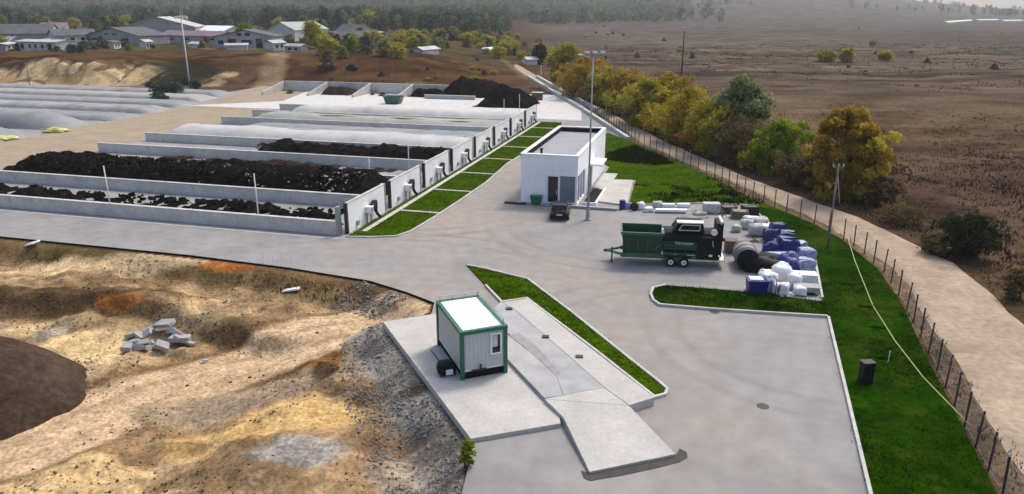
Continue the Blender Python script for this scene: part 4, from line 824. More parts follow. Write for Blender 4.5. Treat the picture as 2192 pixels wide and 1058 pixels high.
# ================================================================== POLES
def flood_pole(px, py, toppx, toppy, lab, r0, r1, n_heads, name='floodlight_pole', mat_='steel', zb=0):
    x, y = G(px, py, zb); zc = y * CP + (CAM_H - zb) * SP
    v = (529 - toppy) / F_PX; h = CAM_H + y * (-SP + v * CP) / (CP + v * SP) - zb
    t = thing(name, lab, 'pole', (x, y, zb)); MB().tube([(0, 0, 0), (0, 0, h * .45), (0, 0, h)], [r0, (r0 + r1) / 2, r1], 12).build('shaft', M[mat_], t, True)
    MB().box(-.3, .3, -.3, .3, 0, .1).tube([(0, 0, .1), (0, 0, 1.1)], [r0 * 1.9, r0 * 1.25], 12).build('base', M[mat_], t)
    return t, h
lp, h = flood_pole(1258, 471, 1270, 118, 'tall grey floodlight mast beside the white office', .11, .055, 4)
MB().tube([(-.7, 0, h), (1.1, 0, h)], .05, 8).build('crossarm', M['steel'], lp)
for i, sx in enumerate((-.5, .15, .8)):
    f = MB().box(sx - .24, sx + .24, -.28, .1, h + .12, h + .34, Matrix.Rotation(.0, 4, 'X')).build('floodlight', M['steel'], lp); MB().box(sx - .2, sx + .2, -.3, -.282, h + .14, h + .32).build('lens', M['white'], f); MB().box(sx - .04, sx + .04, -.06, .02, h, h + .12).build('bracket', M['steel'], f)
MB().tube([(-.3, 0, h - .2), (-.9, 0, h + .0)], .03, 6).lump((-1.1, 0, h + .02), .4, .2, .14, 2, 6, .02).build('side_lamp', M['steelw'], lp)
lm, h = flood_pole(407, 187, 395, 36, 'tallest lighting mast at the far left with round head platform', .2, .12, 4, 'lighting_mast', 'steelw', 0)
MB().tube([(-1.6, 0, h), (1.6, 0, h)], .12, 8).tube([(0, -1, h), (0, 1, h)], .12, 8).build('head_platform', M['steelw'], lm)
MB().tube([(0, 0, h), (0, 0, h + 9)], [.14, .08], 8).tube([(.5, 0, h), (.5, 0, h + 9)], .07, 6).build('antenna', M['steel'], lm)
for i in range(8): MB().tube([(0, 0, h + .6 + i), (.5, 0, h + 1.1 + i)], .04, 5).build('rung', M['steel'], lm)
for sx in (-1.3, -.5, .5, 1.3): MB().box(sx - .25, sx + .25, -.35, .05, h - .45, h - .12).build('floodlight', M['bag'], lm)
def plain_pole(px, py, top, lab, r, m, zb=None, arm=False):
    zb = Gt(px, py)[2] if zb is None else zb; x, y = G(px, py, zb); v = (529 - top) / F_PX; h = CAM_H + y * (-SP + v * CP) / (CP + v * SP) - zb
    t = thing('utility_pole', lab, 'pole', (x, y, zb)); MB().tube([(0, 0, -.2), (0, 0, h)], [r, r * .7], 10).build('shaft', M[m], t, True); MB().tube([(-.45, 0, h - .25), (.45, 0, h - .25)], .05, 6).build('crossbar', M['dsteel'], t)
    for sx in (-.4, 0, .4): MB().tube([(sx, 0, h - .22), (sx, 0, h + .02)], .04, 6).build('insulator', M['bag'], t)
    return t, h
up, h = plain_pole(1771, 531, 352, 'concrete utility pole with a stay wire standing in the verge by the fence', .10, 'stone', .05)
gx, gy = G(1797, 437, 0); MB().tube([(0, 0, h - .6), (gx - up.location.x, gy - up.location.y, 0)], .025, 5).build('stay_wire', M['steelw'], up)
plain_pole(1459, 158, 66, 'dark wooden utility pole standing behind the tree row', .26, 'dsteel')
plain_pole(1224, 213, 170, 'short pale pole beside the dirt road in front of the orange trees', .13, 'concrete'); plain_pole(1158, 168, 140, 'small grey pole beside the far end of the dirt road', .13, 'concrete'); plain_pole(66, 190, 135, 'pale wooden pole in front of the sand quarry face', .14, 'wood')

# ================================================================== FENCE
FL = [W2(42.1, -40), W2(42.45, -25.5), W2(42.6, -20), W2(42.9, -14), W2(43.3, -5), W2(43.25, 2.3), W2(42.6, 6.5), W2(41.6, 10.3), W2(39.75, 14.7), W2(37.6, 18.2), W2(34.7, 23.1), W2(30.8, 32.2), W2(25.9, 41.6), W2(20.0, 52.2), W2(13.6, 70), W2(8.6, 85)]
fen = thing('wire_fence', 'wire mesh fence on dark posts between the grass verge and the dirt road', 'fence')
pts = []; 
for a, b in zip(FL[:-1], FL[1:]):
    L = math.dist(a, b); k = max(1, round(L / 2.15))
    for i in range(k): pts.append((a[0] + (b[0] - a[0]) * i / k, a[1] + (b[1] - a[1]) * i / k))
pts.append(FL[-1])
pm = MB().tube([(0, 0, -.1), (0, 0, 1.75)], .052, 6).build('post', M['dsteel'], fen); pm.location = pts[0] + (-.05,)
wires = MB(); n_ = 15
def wire(a, b): wires.tube([a, b], .0032, 3, False)
for i in range(-5, 6):
    t = i / 5
    x0, z0, x1, z1 = t, 0, t + 1, 1
    if x0 < 0: z0 -= x0; x0 = 0
    if x1 > 1: z1 -= (x1 - 1); x1 = 1
    if x1 - x0 > .02: wire((x0, 0, z0), (x1, 0, z1)); wire((1 - x0, 0, z0), (1 - x1, 0, z1))
for z in (0.02, .98): wires.tube([(0, 0, z), (1, 0, z)], .006, 3, False)
for i, p in enumerate(pts):
    if i: o = pm.copy(); col.objects.link(o); o.parent = fen; o.location = p + (-.05,); o.rotation_euler = (random.uniform(-.03, .03), random.uniform(-.03, .03), 0)
wp_ = wires.build('mesh_panel', M['wire'], fen)
for i, (a, b) in enumerate(zip(pts[:-1], pts[1:])):
    o = wp_ if i == 0 else wp_.copy()
    if i: col.objects.link(o); o.parent = fen
    o.location = a + (-.02,); o.rotation_euler = (0, 0, math.atan2(b[1] - a[1], b[0] - a[0])); o.scale = (math.dist(a, b), 1.6, 1.6)
ba = [G(1130, 166), G(1180, 197), G(1250, 238), G(1345, 301)]
cbar = thing('concrete_barrier', 'pale concrete barrier running along the fence behind the office', 'barrier')
for a, b in zip(ba[1:-1], ba[2:]):
    k = 11
    for i in range(k):
        p = Vector(a).lerp(Vector(b), i / k); q = Vector(a).lerp(Vector(b), (i + .985) / k); an = math.atan2(q.y - p.y, q.x - p.x)
        MB().box(0, (q - p).length, -.28, .28, -.05, .55).build('barrier_block', M['kerb'], cbar, loc=(p.x, p.y, 0)).rotation_euler = (0, 0, an)
cb2 = thing('concrete_barrier', 'far twin line of pale concrete rails beside the dirt road beyond the apron', 'barrier')
for off in (0, 2.6):
    for a, b in zip(ba[:2], ba[1:3]):
        for i in range(8):
            p = Vector(a).lerp(Vector(b), i / 8) + Vector((off, 0)); q = Vector(a).lerp(Vector(b), (i + .98) / 8) + Vector((off, 0)); MB().box(0, (q - p).length, -.3, .3, -.15, .6).build('barrier_block', M['kerb'], cb2, loc=(p.x, p.y, 0)).rotation_euler = (0, 0, math.atan2(q.y - p.y, q.x - p.x))

# hose, cabinet and stake on the verge
hp_ = [G(1813, 505, .1), G(1830, 560, .1), G(1868, 655, .1), G(1915, 730, .1), G(1975, 808, .1), G(2040, 875, .1), G(2078, 915, .1)]
tag(MB().tube([p + (.13,) for p in hp_], .035, 6).build('garden_hose', M['hose'], smooth=True), 'yellow green hose laid across the verge to the fence', 'hose')
x, y = G(1856, 822, .1); uc = thing('utility_cabinet', 'upright black utility cabinet standing alone on the verge', 'cabinet', (x, y, .09), R(8))
MB().box(-.3, .3, -.02, .4, 0, 1.15).build('cabinet_body', M['black'], uc); MB().box(-.33, .33, -.05, .43, 1.152, 1.2).build('lid', M['dsteel'], uc); MB().box(-.26, .26, -.035, -.022, .1, 1.05).build('door', M['dark'], uc)
x, y = G(1901, 775, .1); tag(MB().tube([(x, y, .05), (x + .02, y, .75)], .03, 6).build('stake', M['bag']), 'thin white stake on the verge right of the black cabinet', 'stake')
for px, py in ((1890, 766), (1820, 607), (1855, 655), (1880, 700)):
    x, y = G(px, py, .1); tag(MB().lump((x, y, .1), .9, .5, .22, px, 8, .25, 2).build('grass_clump', M['lawn'], smooth=True), 'dark grass clump at %s of the verge' % {1890: 'the white stake', 1820: 'the upper end', 1855: 'the middle left', 1880: 'the middle'}[px], 'grass')

# ================================================================== STORED GOODS
def item(name, label, cat, px, py, z=0, rz=0, group=None): x, y = G(px, py, z); return thing(name, label, cat, (x, y, z), rz, group)
def crate(t, w, d, h, m, slats=True):
    MB().box(-w / 2, w / 2, 0, d, .1, h).build('box_body', M[m], t)
    for i in range(3): MB().box(-w / 2 + i * (w - .12) / 2, -w / 2 + i * (w - .12) / 2 + .12, 0, d, 0, .098).build('skid', M['wood'], t)
    MB().box(-w / 2 - .03, w / 2 + .03, -.03, d + .03, h + .002, h + .06).build('lid', M[m], t)
crate(item('crate', 'brown wooden crate left of the large grey drum', 'crate', 1566, 544, 0, R(-6)), .95, .9, 1.0, 'brown')
# big drum lying with its end to the yard
dr = item('steel_drum', 'large grey steel drum lying with its shaded open end towards the camera', 'drum', 1599, 580, 0, R(-9)); r_ = .85
MB().tube([(0, 0, r_), (0, 2.3, r_)], r_, 24).build('shell', M['drum'], dr, True); MB().tube([(0, -.03, r_), (0, -.002, r_)], r_ * .97, 24).build('open_end_shade', M['black'], dr)  # black disc stands in for the shaded inside of the open end
for yy in (.25, 1.15, 2.0): MB().tube([(0, yy, r_), (0, yy + .08, r_)], r_ + .03, 24).build('hoop', M['dsteel'], dr, True)
for yy in (.3, 1.8): MB().box(-.7, .7, yy, yy + .15, 0, .15).build('chock', M['wood'], dr)
def bag(px, py, w, d, h, lab, m='bag', z=0, seed=None): 
    x, y = G(px, py, z); o = thing('bulk_bag', lab, 'bag', (x, y, z), random.uniform(-.4, .4)); MB().lump((0, d / 2, h / 2), w, d, h, seed or int(px * 7 + py), 14, .13, 5.0).build('sack', M[m], o, True)
    for sx in (-1, 1): MB().tube([(sx * w * .3, d * .3, h * .9), (sx * w * .32, d * .5, h * 1.12), (sx * w * .3, d * .7, h * .9)], .025, 5).build('loop', M[m], o)
    return o
def sheetpile(px, py, w, d, h, m, lab, cat='tarpaulin', name='tarpaulin', rough=.22, seed=None):
    x, y = G(px, py); return tag(MB().lump((x, y + d / 2, h * .32), w, d, h * 1.35, seed or px, 14, rough, 2.6).build(name, M[m], smooth=True), lab, cat)
sheetpile(1652, 588, 3.3, 1.9, 1.15, 'black', 'black sheet covering goods right of the steel drum'); sheetpile(1692, 585, 1.9, 1.6, 1.2, 'bluebox', 'dark blue sheet at the right end of the black one')
bag(1650, 625, 1.15, 1.1, 1.25, 'large white bulk bag nearest the blue crate'); bag(1676, 612, 1.3, 1.2, 1.35, 'tallest white bulk bag in the middle of the cluster'); bag(1668, 634, 1.1, .9, .8, 'crumpled white bag in front of the tall one'); bag(1700, 620, 1.0, 1.0, 1.0, 'white bulk bag left of the white chest'); bag(1640, 610, .9, .9, .95, 'white bulk bag behind the blue crate'); bag(1712, 635, .8, .7, .6, 'small white bag at the kerb of the island')
wx = item('white_chest', 'flat white chest on top of the grey box by the right kerb', 'chest', 1724, 612, 0, R(-8)); MB().box(-.75, .75, 0, .9, .12, .72).build('chest_body', M['bag'], wx); MB().box(-.78, .78, -.03, .93, .722, .8).build('lid', M['white'], wx); MB().box(-.7, .7, .05, .85, 0, .118).build('plinth', M['dsteel'], wx)
gx_ = item('grey_box', 'low grey box in front of the white chest', 'box', 1727, 632, 0, R(-10)); MB().box(-.8, .8, 0, .85, .08, .5).build('box_body', M['greybox'], gx_); MB().box(-.83, .83, -.03, .88, .502, .56).build('lid', M['greybox'], gx_); MB().box(-.5, .5, -.06, -.031, .1, .2).build('strap', M['black'], gx_)
bx = item('blue_crate', 'solid blue plastic crate at the island kerb', 'crate', 1622, 631, 0, R(-5))
MB().add([(-.6, 0, .1), (.6, 0, .1), (.6, 1.0, .1), (-.6, 1.0, .1), (-.66, -.05, .9), (.66, -.05, .9), (.66, 1.05, .9), (-.66, 1.05, .9)], [(0, 3, 2, 1), (0, 1, 5, 4), (1, 2, 6, 5), (2, 3, 7, 6), (3, 0, 4, 7), (4, 5, 6, 7)]).build('crate_body', M['bluebox'], bx); MB().box(-.7, .7, -.09, 1.09, .902, .98).build('rim', M['bluetarp'], bx); MB().box(-.55, .35, .1, .8, .982, 1.05).build('loose_sheet', M['bag'], bx)
for sx in (-.5, 0, .5): MB().box(sx - .08, sx + .08, .05, .95, 0, .098).build('foot', M['bluebox'], bx)
ib = item('cage_container', 'white liquid container in a dark blue cage beside the blue crate', 'container', 1648, 633, 0, R(-5)); MB().lump((0, .5, .6), .6, .85, .95, 5, 8, .02, 6).build('tank', M['bluepale'], ib, True)
for sx in (-.34, 0, .34): MB().tube([(sx, -.02, .05), (sx, -.02, 1.15), (sx, 1.0, 1.15), (sx, 1.0, .05)], .03, 5).build('cage_bar', M['bluebox'], ib)
MB().box(-.38, .38, -.04, 1.02, 0, .12).build('pallet', M['dsteel'], ib)
rl = item('hose_reel', 'red and white hose reel in front of the bags', 'reel', 1674, 632, 0, .3); MB().tube([(0, -.05, .42), (0, .05, .42)], .42, 16).tube([(0, .35, .42), (0, .45, .42)], .42, 16).build('flange', M['redw'], rl); MB().tube([(0, .05, .42), (0, .35, .42)], .3, 14).build('coil', M['bag'], rl); MB().tube([(0, -.08, .42), (0, -.051, .42)], .12, 10).build('hub', M['bag'], rl)
# blue wrapped pallets along the kerb
def wrapbox(w, d, h, seed):
    rr = random.Random(seed); b = MB(); secs = []
    for k, (z, f) in enumerate(((.135, 1), (.135 + h * .35, 1.0), (.135 + h * .7, .98), (.135 + h * .92, .95), (.135 + h, .82))):
        ring = []
        for (u, v) in ((-1, -1), (-.3, -1.02), (.4, -1), (1, -1), (1.02, 0), (1, 1), (.3, 1), (-1, 1), (-1.02, .1)):
            ring.append((u * w / 2 * f + rr.uniform(-.05, .05), d / 2 + v * d / 2 * f + rr.uniform(-.05, .05), z + (rr.uniform(-.14, .08) if k > 1 else 0)))
        secs.append(ring)
    return b.loft(secs)
for i, (px, py, w, d, h, m, lab) in enumerate(((1650, 520, 1.2, 1.0, .9, 'bluetarp', 'blue wrapped pallet at the upper left of the blue stacks'), (1668, 510, 1.2, 1.0, 1.05, 'bluetarp', 'tallest blue wrapped pallet at the upper end of the stacks'), (1684, 524, 1.2, 1.1, .85, 'bluetarp', 'blue wrapped pallet between the upper stacks and the kerb'),
        (1650, 545, 1.3, 1.0, .7, 'bluebox', 'low dark blue pallet behind the black sheet'), (1692, 548, 1.5, 1.3, 1.15, 'bluebox', 'dark blue draped pallet in the middle of the blue stacks'), (1672, 538, 1.1, 1.0, .75, 'bluetarp', 'low blue wrapped pallet in the middle of the blue stacks'),
        (1712, 545, 1.3, 1.0, .8, 'bluepale', 'pale blue wrapped pallet at the bend of the kerb'), (1728, 562, 1.3, 1.0, .8, 'bluepale', 'pale blue wrapped pallet with dark side below the bend of the kerb'), (1724, 584, 1.5, 1.1, .75, 'bluepale', 'pale lavender wrapped pallet above the white chest'), (1665, 563, 1.7, .9, .55, 'bluepale', 'pale wrapped boards lying behind the black sheet'))):
    t = item('wrapped_pallet', lab, 'pallet', px, py, 0, R(random.uniform(-18, 4)), 'wrapped pallets along the kerb')
    wrapbox(w, d, h, i).build('wrapped_load', M[m], t); MB().box(-w / 2, w / 2, 0, d, .09, .13).build('pallet_deck', M['wood'], t)
    for sx in (-w / 2 + .06, 0, w / 2 - .06): MB().box(sx - .06, sx + .06, 0, d, 0, .088).build('pallet_skid', M['wood'], t)
    MB().box(-w / 2 - .02, w / 2 + .02, d * .45, d * .5, .14, .12 + h * 1.02).build('strap', M['black'], t)
# grey-white goods behind the blue ones
for px, py, w, d, h, m, lab in ((1632, 490, 1.5, 1.0, .9, 'bagg', 'pale grey sack heap above the blue stacks'), (1646, 500, 1.4, 1.0, .7, 'bag', 'cream white sack beside the kerb above the blue stacks'), (1622, 508, 1.3, 1.1, 1.0, 'bagg', 'rounded grey bulk bag left of the upper blue pallets'), (1598, 492, 1.1, .9, .8, 'bagg', 'grey sack at the left of the pale heap'), (1612, 480, 1.6, .9, .6, 'bag', 'white folded sheet on the pale heap by the lawn'), (1580, 498, .8, .7, .6, 'bagg', 'small grey sack nearest the screening machine')):
    bag(px, py, w, d, h, lab, m)
for i, (px, py, w, h, m, lab) in enumerate(((1583, 470, 1.5, .8, 'wood', 'weathered wooden pallet stack at the end of the goods row'), (1607, 462, 1.6, .9, 'dsteel', 'dark pallet stack against the lawn at the end of the goods row'), (1562, 458, 1.5, .7, 'brown', 'brown board stack right of the large grey box'))):
    t = item('pallet_stack', lab, 'pallets', px, py, 0, R(-12 + 9 * i))
    for k in range(5): MB().box(-w / 2 + random.uniform(-.05, .05), w / 2, 0, 1.0, .02 + k * h / 5, k * h / 5 + h / 8).build('pallet', M[m], t)
    MB().box(-w / 2 + .05, -w / 2 + .15, .05, .9, 0, h).box(w / 2 - .15, w / 2 - .05, .05, .9, 0, h).build('bearer', M['dsteel'], t)
# loose litter round the goods
rl_ = random.Random(8)
for i in range(26):
    px, py = rl_.choice(((rl_.uniform(1560, 1640), rl_.uniform(478, 520)), (rl_.uniform(1640, 1735), rl_.uniform(560, 640)), (rl_.uniform(1380, 1560), rl_.uniform(446, 468)), (rl_.uniform(1560, 1640), rl_.uniform(600, 640))))
    x, y = G(px, py); w = rl_.uniform(.15, .5); o = MB().add([(-w, -w * .5, 0), (w, -w * .6, .02), (w * .8, w * .5, .0), (-w * .7, w * .6, .03), (0, 0, w * rl_.uniform(.15, .6))], [(0, 1, 4), (1, 2, 4), (2, 3, 4), (3, 0, 4)]).build('litter_scrap', M[rl_.choice(('bag', 'bagg', 'bag', 'bluetarp', 'wood', 'dsteel'))], loc=(x, y, .012)); o.rotation_euler = (0, 0, rl_.uniform(0, 6)); tag(o, 'x', 'litter', 'loose litter round the stored goods')
# row along the lawn
t = item('blue_barrel', 'dark blue barrel at the corner of the office terrace', 'barrel', 1332, 448); MB().tube([(0, 0, 0), (0, 0, .08), (0, 0, .45), (0, 0, .82), (0, 0, .9)], [.27, .3, .31, .3, .27], 16).build('barrel_body', M['bluebox'], t, True); MB().tube([(0, 0, .9), (0, 0, .93)], .25, 14).build('lid', M['bluetarp'], t)
sheetpile(1345, 449, 1.1, .8, .6, 'bluepale', 'pale lavender sheet beside the blue barrel')
t = item('tyre', 'black tyre leaning beside the lavender sheet', 'tyre', 1357, 451); b_ = MB(); pts_ = [(.3 * math.cos(a), .02 * math.sin(a), .4 + .3 * math.sin(a)) for a in [i * math.pi / 8 for i in range(17)]]; b_.tube(pts_, .11, 8, False).build('tread', M['rubber'], t, True); MB().tube([(0, -.05, .4), (0, .05, .4)], .2, 12).build('rim', M['dsteel'], t)
bag(1375, 450, .8, .7, .7, 'white bag left of the long white panel'); bag(1390, 455, .9, .6, .45, 'small flat white bag left of the long white panel'); bag(1405, 446, .9, .7, .6, 'grey bag behind the left end of the white panel', 'bagg')
t = item('foam_sheet', 'long white panel lying in front of the goods row', 'panel', 1437, 457, 0, R(-4)); MB().box(-1.45, 1.45, 0, .6, .12, .34).build('panel_body', M['white'], t); MB().box(-1.2, -1.0, .05, .55, 0, .118).box(1.0, 1.2, .05, .55, 0, .118).build('bearer', M['wood'], t)
for px, lab in ((1431, 'white foam block behind the long panel, left one'), (1464, 'white foam block behind the long panel, right one')):
    t = item('foam_block', lab, 'block', px, 446, 0, R(-3)); MB().box(-.6, .6, 0, .5, .06, .4).build('block_body', M['white'], t); MB().box(-.5, .5, .05, .45, 0, .058).build('bearer', M['wood'], t)
t = item('equipment_case', 'large pale grey case at the right end of the goods row', 'case', 1525, 458, 0, R(-6)); MB().box(-.85, .7, 0, .95, .1, .95).build('case_body', M['bagg'], t); MB().add([(.7, 0, .1), (1.15, 0, .1), (1.15, .95, .1), (.7, .95, .1), (.7, 0, .95), (.72, .95, .95)], [(0, 1, 4), (1, 2, 5, 4), (2, 3, 5)]).build('sloping_end', M['wood'], t); MB().box(-.8, .65, .05, .9, 0, .098).build('skid', M['dsteel'], t)
sheetpile(1500, 462, 1.2, .6, .3, 'bagg', 'flat grey scraps between the white panel and the pale case', 'scraps', 'scrap_heap')

# ================================================================== TREES
def leaf_cloud(cl, n, size, seed, name, m, parent, flat=.5):
    """leaf-sized faces spread over the shells of the crown's clumps; each clump has its own tint"""
    rr = np.random.default_rng(seed); cl = np.asarray(cl); k = rr.choice(len(cl), n, p=cl[:, 3] ** 2 / (cl[:, 3] ** 2).sum())
    d = rr.normal(size=(n, 3)); d /= np.linalg.norm(d, axis=1)[:, None]; d[:, 2] = np.where(d[:, 2] < -.3, -d[:, 2] * .6, d[:, 2])
    rad = cl[k, 3] * (.35 + .65 * rr.random(n) ** .45) * (1 + .25 * rr.normal(size=n) * .5)
    c = cl[k, :3] + d * rad[:, None]
    a = rr.normal(size=(n, 3)) + d * .2; a /= np.linalg.norm(a, axis=1)[:, None]; b = np.cross(a, rr.normal(size=(n, 3))); b /= np.linalg.norm(b, axis=1)[:, None] + 1e-9
    s = size * rr.uniform(.6, 1.4, n)[:, None]
    V = np.stack([c - a * s, c + b * s * .55, c + a * s, c - b * s * .55], 1).reshape(-1, 3)
    tint = np.repeat(np.clip(cl[k, 4] + rr.normal(0, .16, n), 0, 1), 4)
    return mesh_np(name, V, np.arange(4 * n).reshape(-1, 4), LEAF[m], parent, False, {'tint': tint})
def make_tree(loc, h, w, m, seed, label, n=4000, leaf=.22, base=.12, stems=1, group=None, shape='round', cat='tree', name=None):
    rr = np.random.default_rng(seed); t = thing(name or 'tree', label, cat, loc, rr.uniform(0, 6), group); tr = MB(); cl = []
    for q in range(stems):
        ang = 2 * math.pi * q / stems + rr.random(); off = 0 if stems == 1 else w * .12
        bx, by = off * math.cos(ang), off * math.sin(ang); tx, ty = bx * (2.2 if stems > 1 else 0) + rr.normal(0, w * .03), by * (2.2 if stems > 1 else 0) + rr.normal(0, w * .03); hh = h * rr.uniform(.8, .92)
        r0 = .022 * h / stems ** .4 + .03
        tr.tube([(bx, by, -.2), (bx * .7 + tx * .3, by * .7 + ty * .3, hh * .35), (tx, ty, hh)], [r0, r0 * .7, r0 * .15], 7)
        nl = 9
        for i in range(nl):
            f = .22 + .7 * i / nl; z = hh * f; an = i * 2.4 + rr.random(); px, py = bx + (tx - bx) * f, by + (ty - by) * f
            ww = w / 2 * (math.sin(math.pi * min(1, (f * .95 + .08))) ** .6 if shape == 'round' else (1.05 - f)) * rr.uniform(.55, .85)
            e = (px + ww * math.cos(an), py + ww * math.sin(an), z + h * .12); tr.tube([(px, py, z), ((px + e[0]) / 2, (py + e[1]) / 2, z + h * .04), e], [r0 * .4, r0 * .25, r0 * .08], 5)
            cl.append(e + (w * rr.uniform(.12, .2), rr.random()))
    for i in range(int(22 + w * 3)):
        z = base + (1 - base) * rr.random() ** 1.15; prof = math.sin(math.pi * min(1, .12 + z * .86)) ** .55 if shape == 'round' else (1.08 - z)
        a = rr.random() * 6.28; q = w / 2 * prof * math.sqrt(rr.random()) * .85; cl.append((q * math.cos(a), q * math.sin(a), h * z * .93, w * rr.uniform(.10, .21) * (1 if z < .85 else .75), rr.random()))
    tr.build('trunk', M['bark'], t, True); leaf_cloud(cl, n, leaf, seed, 'crown', m, t); return t
def tree_at(px, py, top, wpx, m, seed, label, **kw):
    x, y, z = Gt(px, py); zc = y * CP + (CAM_H - z) * SP; v = (529 - top) / F_PX; h = CAM_H + y * (-SP + v * CP) / (CP + v * SP) - z
    return make_tree((x, y, z), h, wpx * (1.15 if 'group' in kw else 1) * zc / F_PX, m, seed, label, **kw)
TG = 'autumn trees along the dirt road'
tree_at(1785, 425, 224, 92, 'orange', 1, 'tall golden orange tree just left of the utility pole', n=15300, leaf=.2, base=.0, stems=3, group=TG)
tree_at(1838, 428, 262, 92, 'yellow', 2, 'golden yellow tree right of the utility pole, rightmost of the row', n=7650, leaf=.2, base=.0, stems=2, group=TG)
tree_at(1755, 405, 290, 60, 'orange', 3, 'rust orange shrub at the left foot of the golden tree', n=4250, leaf=.18, base=.0, stems=3, group=TG)
tree_at(1662, 372, 256, 92, 'green', 4, 'compact fresh green tree, second large one from the right', n=8500, leaf=.2, base=.0, stems=2, group=TG)
tree_at(1572, 332, 160, 118, 'pale', 5, 'tallest pale grey green tree in the middle of the row', n=11900, leaf=.24, base=.2, group=TG)
tree_at(1590, 350, 262, 120, 'brown', 6, 'dark brown undergrowth below the pale green tree', n=5950, leaf=.2, base=.0, stems=3, group=TG)
tree_at(1535, 335, 220, 100, 'olive', 7, 'yellow green bushy tree left of the pale tall one', n=8500, leaf=.22, base=.0, stems=3, group=TG)
tree_at(1470, 305, 188, 105, 'yellow', 8, 'mustard yellow tree in the middle left of the row', n=9350, leaf=.23, base=.0, stems=2, group=TG)
tree_at(1430, 270, 158, 95, 'orange', 9, 'orange tree standing behind the mustard yellow ones', n=7650, leaf=.26, base=.0, stems=2, group=TG)
tree_at(1385, 272, 172, 100, 'olive', 10, 'olive yellow tree left of the mustard ones', n=7650, leaf=.25, base=.0, stems=2, group=TG)
tree_at(1345, 240, 150, 85, 'orange', 11, 'pale orange tree behind the floodlight mast on its right', n=5950, leaf=.28, base=.0, stems=2, group=TG)
tree_at(1305, 228, 142, 70, 'olive', 12, 'olive tree just right of the floodlight mast', n=5440, leaf=.28, base=.0, stems=2, group=TG)
tree_at(1245, 212, 122, 85, 'orange', 13, 'rust orange tree left of the floodlight mast', n=6460, leaf=.3, base=.0, stems=2, group=TG)
tree_at(1210, 188, 90, 72, 'olive', 14, 'olive green tree above the far bend of the dirt road', n=5440, leaf=.34, base=.0, group=TG)
tree_at(1156, 138, 94, 30, 'dark', 15, 'small dark rust tree beside the far end of the road', n=2550, leaf=.4, base=.0, group=TG)
tree_at(1278, 205, 130, 60, 'yellow', 16, 'dull yellow tree behind the floodlight mast', n=4420, leaf=.3, base=.0, group=TG)
for i, (px, py, top, wp_, m_, lab) in enumerate(((1700, 395, 330, 70, 'brown', 'brown low shrub between the green tree and the golden tree'), (1620, 362, 312, 75, 'olive', 'olive shrub at the left foot of the fresh green tree'), (1505, 322, 262, 75, 'orange', 'rusty shrub between mustard and yellow green trees'), (1445, 296, 240, 70, 'olive', 'olive shrub left of the mustard yellow tree'),
        (1410, 285, 225, 80, 'yellow', 'dull yellow shrub in front of the olive yellow tree'), (1355, 262, 205, 70, 'brown', 'brown shrub right of the floodlight mast foot line'), (1320, 246, 196, 60, 'olive', 'low olive shrub beside the road below the olive tree'), (1270, 224, 180, 55, 'brown', 'brown shrub beside the road left of the mast'), (1225, 204, 160, 50, 'orange', 'small rusty shrub at the left end of the row'), (1888, 440, 380, 70, 'brown', 'brown scrub at the right foot of the golden tree'))):
    tree_at(px, py, top, wp_, m_, 200 + i, lab, n=2200, leaf=.2, base=.0, stems=3, group='shrubs below the autumn trees', cat='shrub', name='shrub')
tree_at(2072, 552, 462, 120, 'dark', 17, 'dark evergreen bush at the bend of the dirt road', n=5000, leaf=.13, base=.02, stems=4, cat='bush', name='bush')
tree_at(2000, 545, 505, 60, 'brown', 18, 'low brown thicket left of the dark bush', n=1500, leaf=.12, base=.02, stems=3, cat='bush', name='bush')
tree_at(2172, 640, 575, 50, 'brown', 19, 'brown thicket at the right edge beside the road', n=1500, leaf=.11, base=.02, stems=3, cat='bush', name='bush')
tree_at(1930, 480, 445, 90, 'brown', 20, 'low brown scrub between golden tree and dark bush', n=1800, leaf=.13, base=.02, stems=4, cat='bush', name='bush')
tree_at(1000, 1000, 940, 34, 'green', 21, 'small green weed bush at the corner of the concrete pad', n=900, leaf=.06, base=.02, stems=3, cat='bush', name='bush')
tree_at(1812, 133, 104, 34, 'yellow', 22, 'bright yellow tree alone in the brown field', n=900, leaf=.6, base=.04); tree_at(1768, 133, 110, 46, 'olive', 23, 'olive tree left of the bright yellow one in the field', n=900, leaf=.6, base=.04); tree_at(1868, 98, 84, 16, 'yellow', 24, 'tiny pale yellow tree farther out in the field', n=300, leaf=.8, base=.04); tree_at(1892, 130, 110, 40, 'olive', 25, 'dull olive bush right of the bright yellow tree', n=500, leaf=.6, base=.04)
tree_at(672, 104, 48, 70, 'olive', 26, 'pointed grey green tree right of the village barn', n=2600, leaf=.55, base=.04, shape='cone')
tree_at(525, 82, 50, 40, 'green', 27, 'light green tree behind the long village barn', n=900, leaf=.7, base=.1)
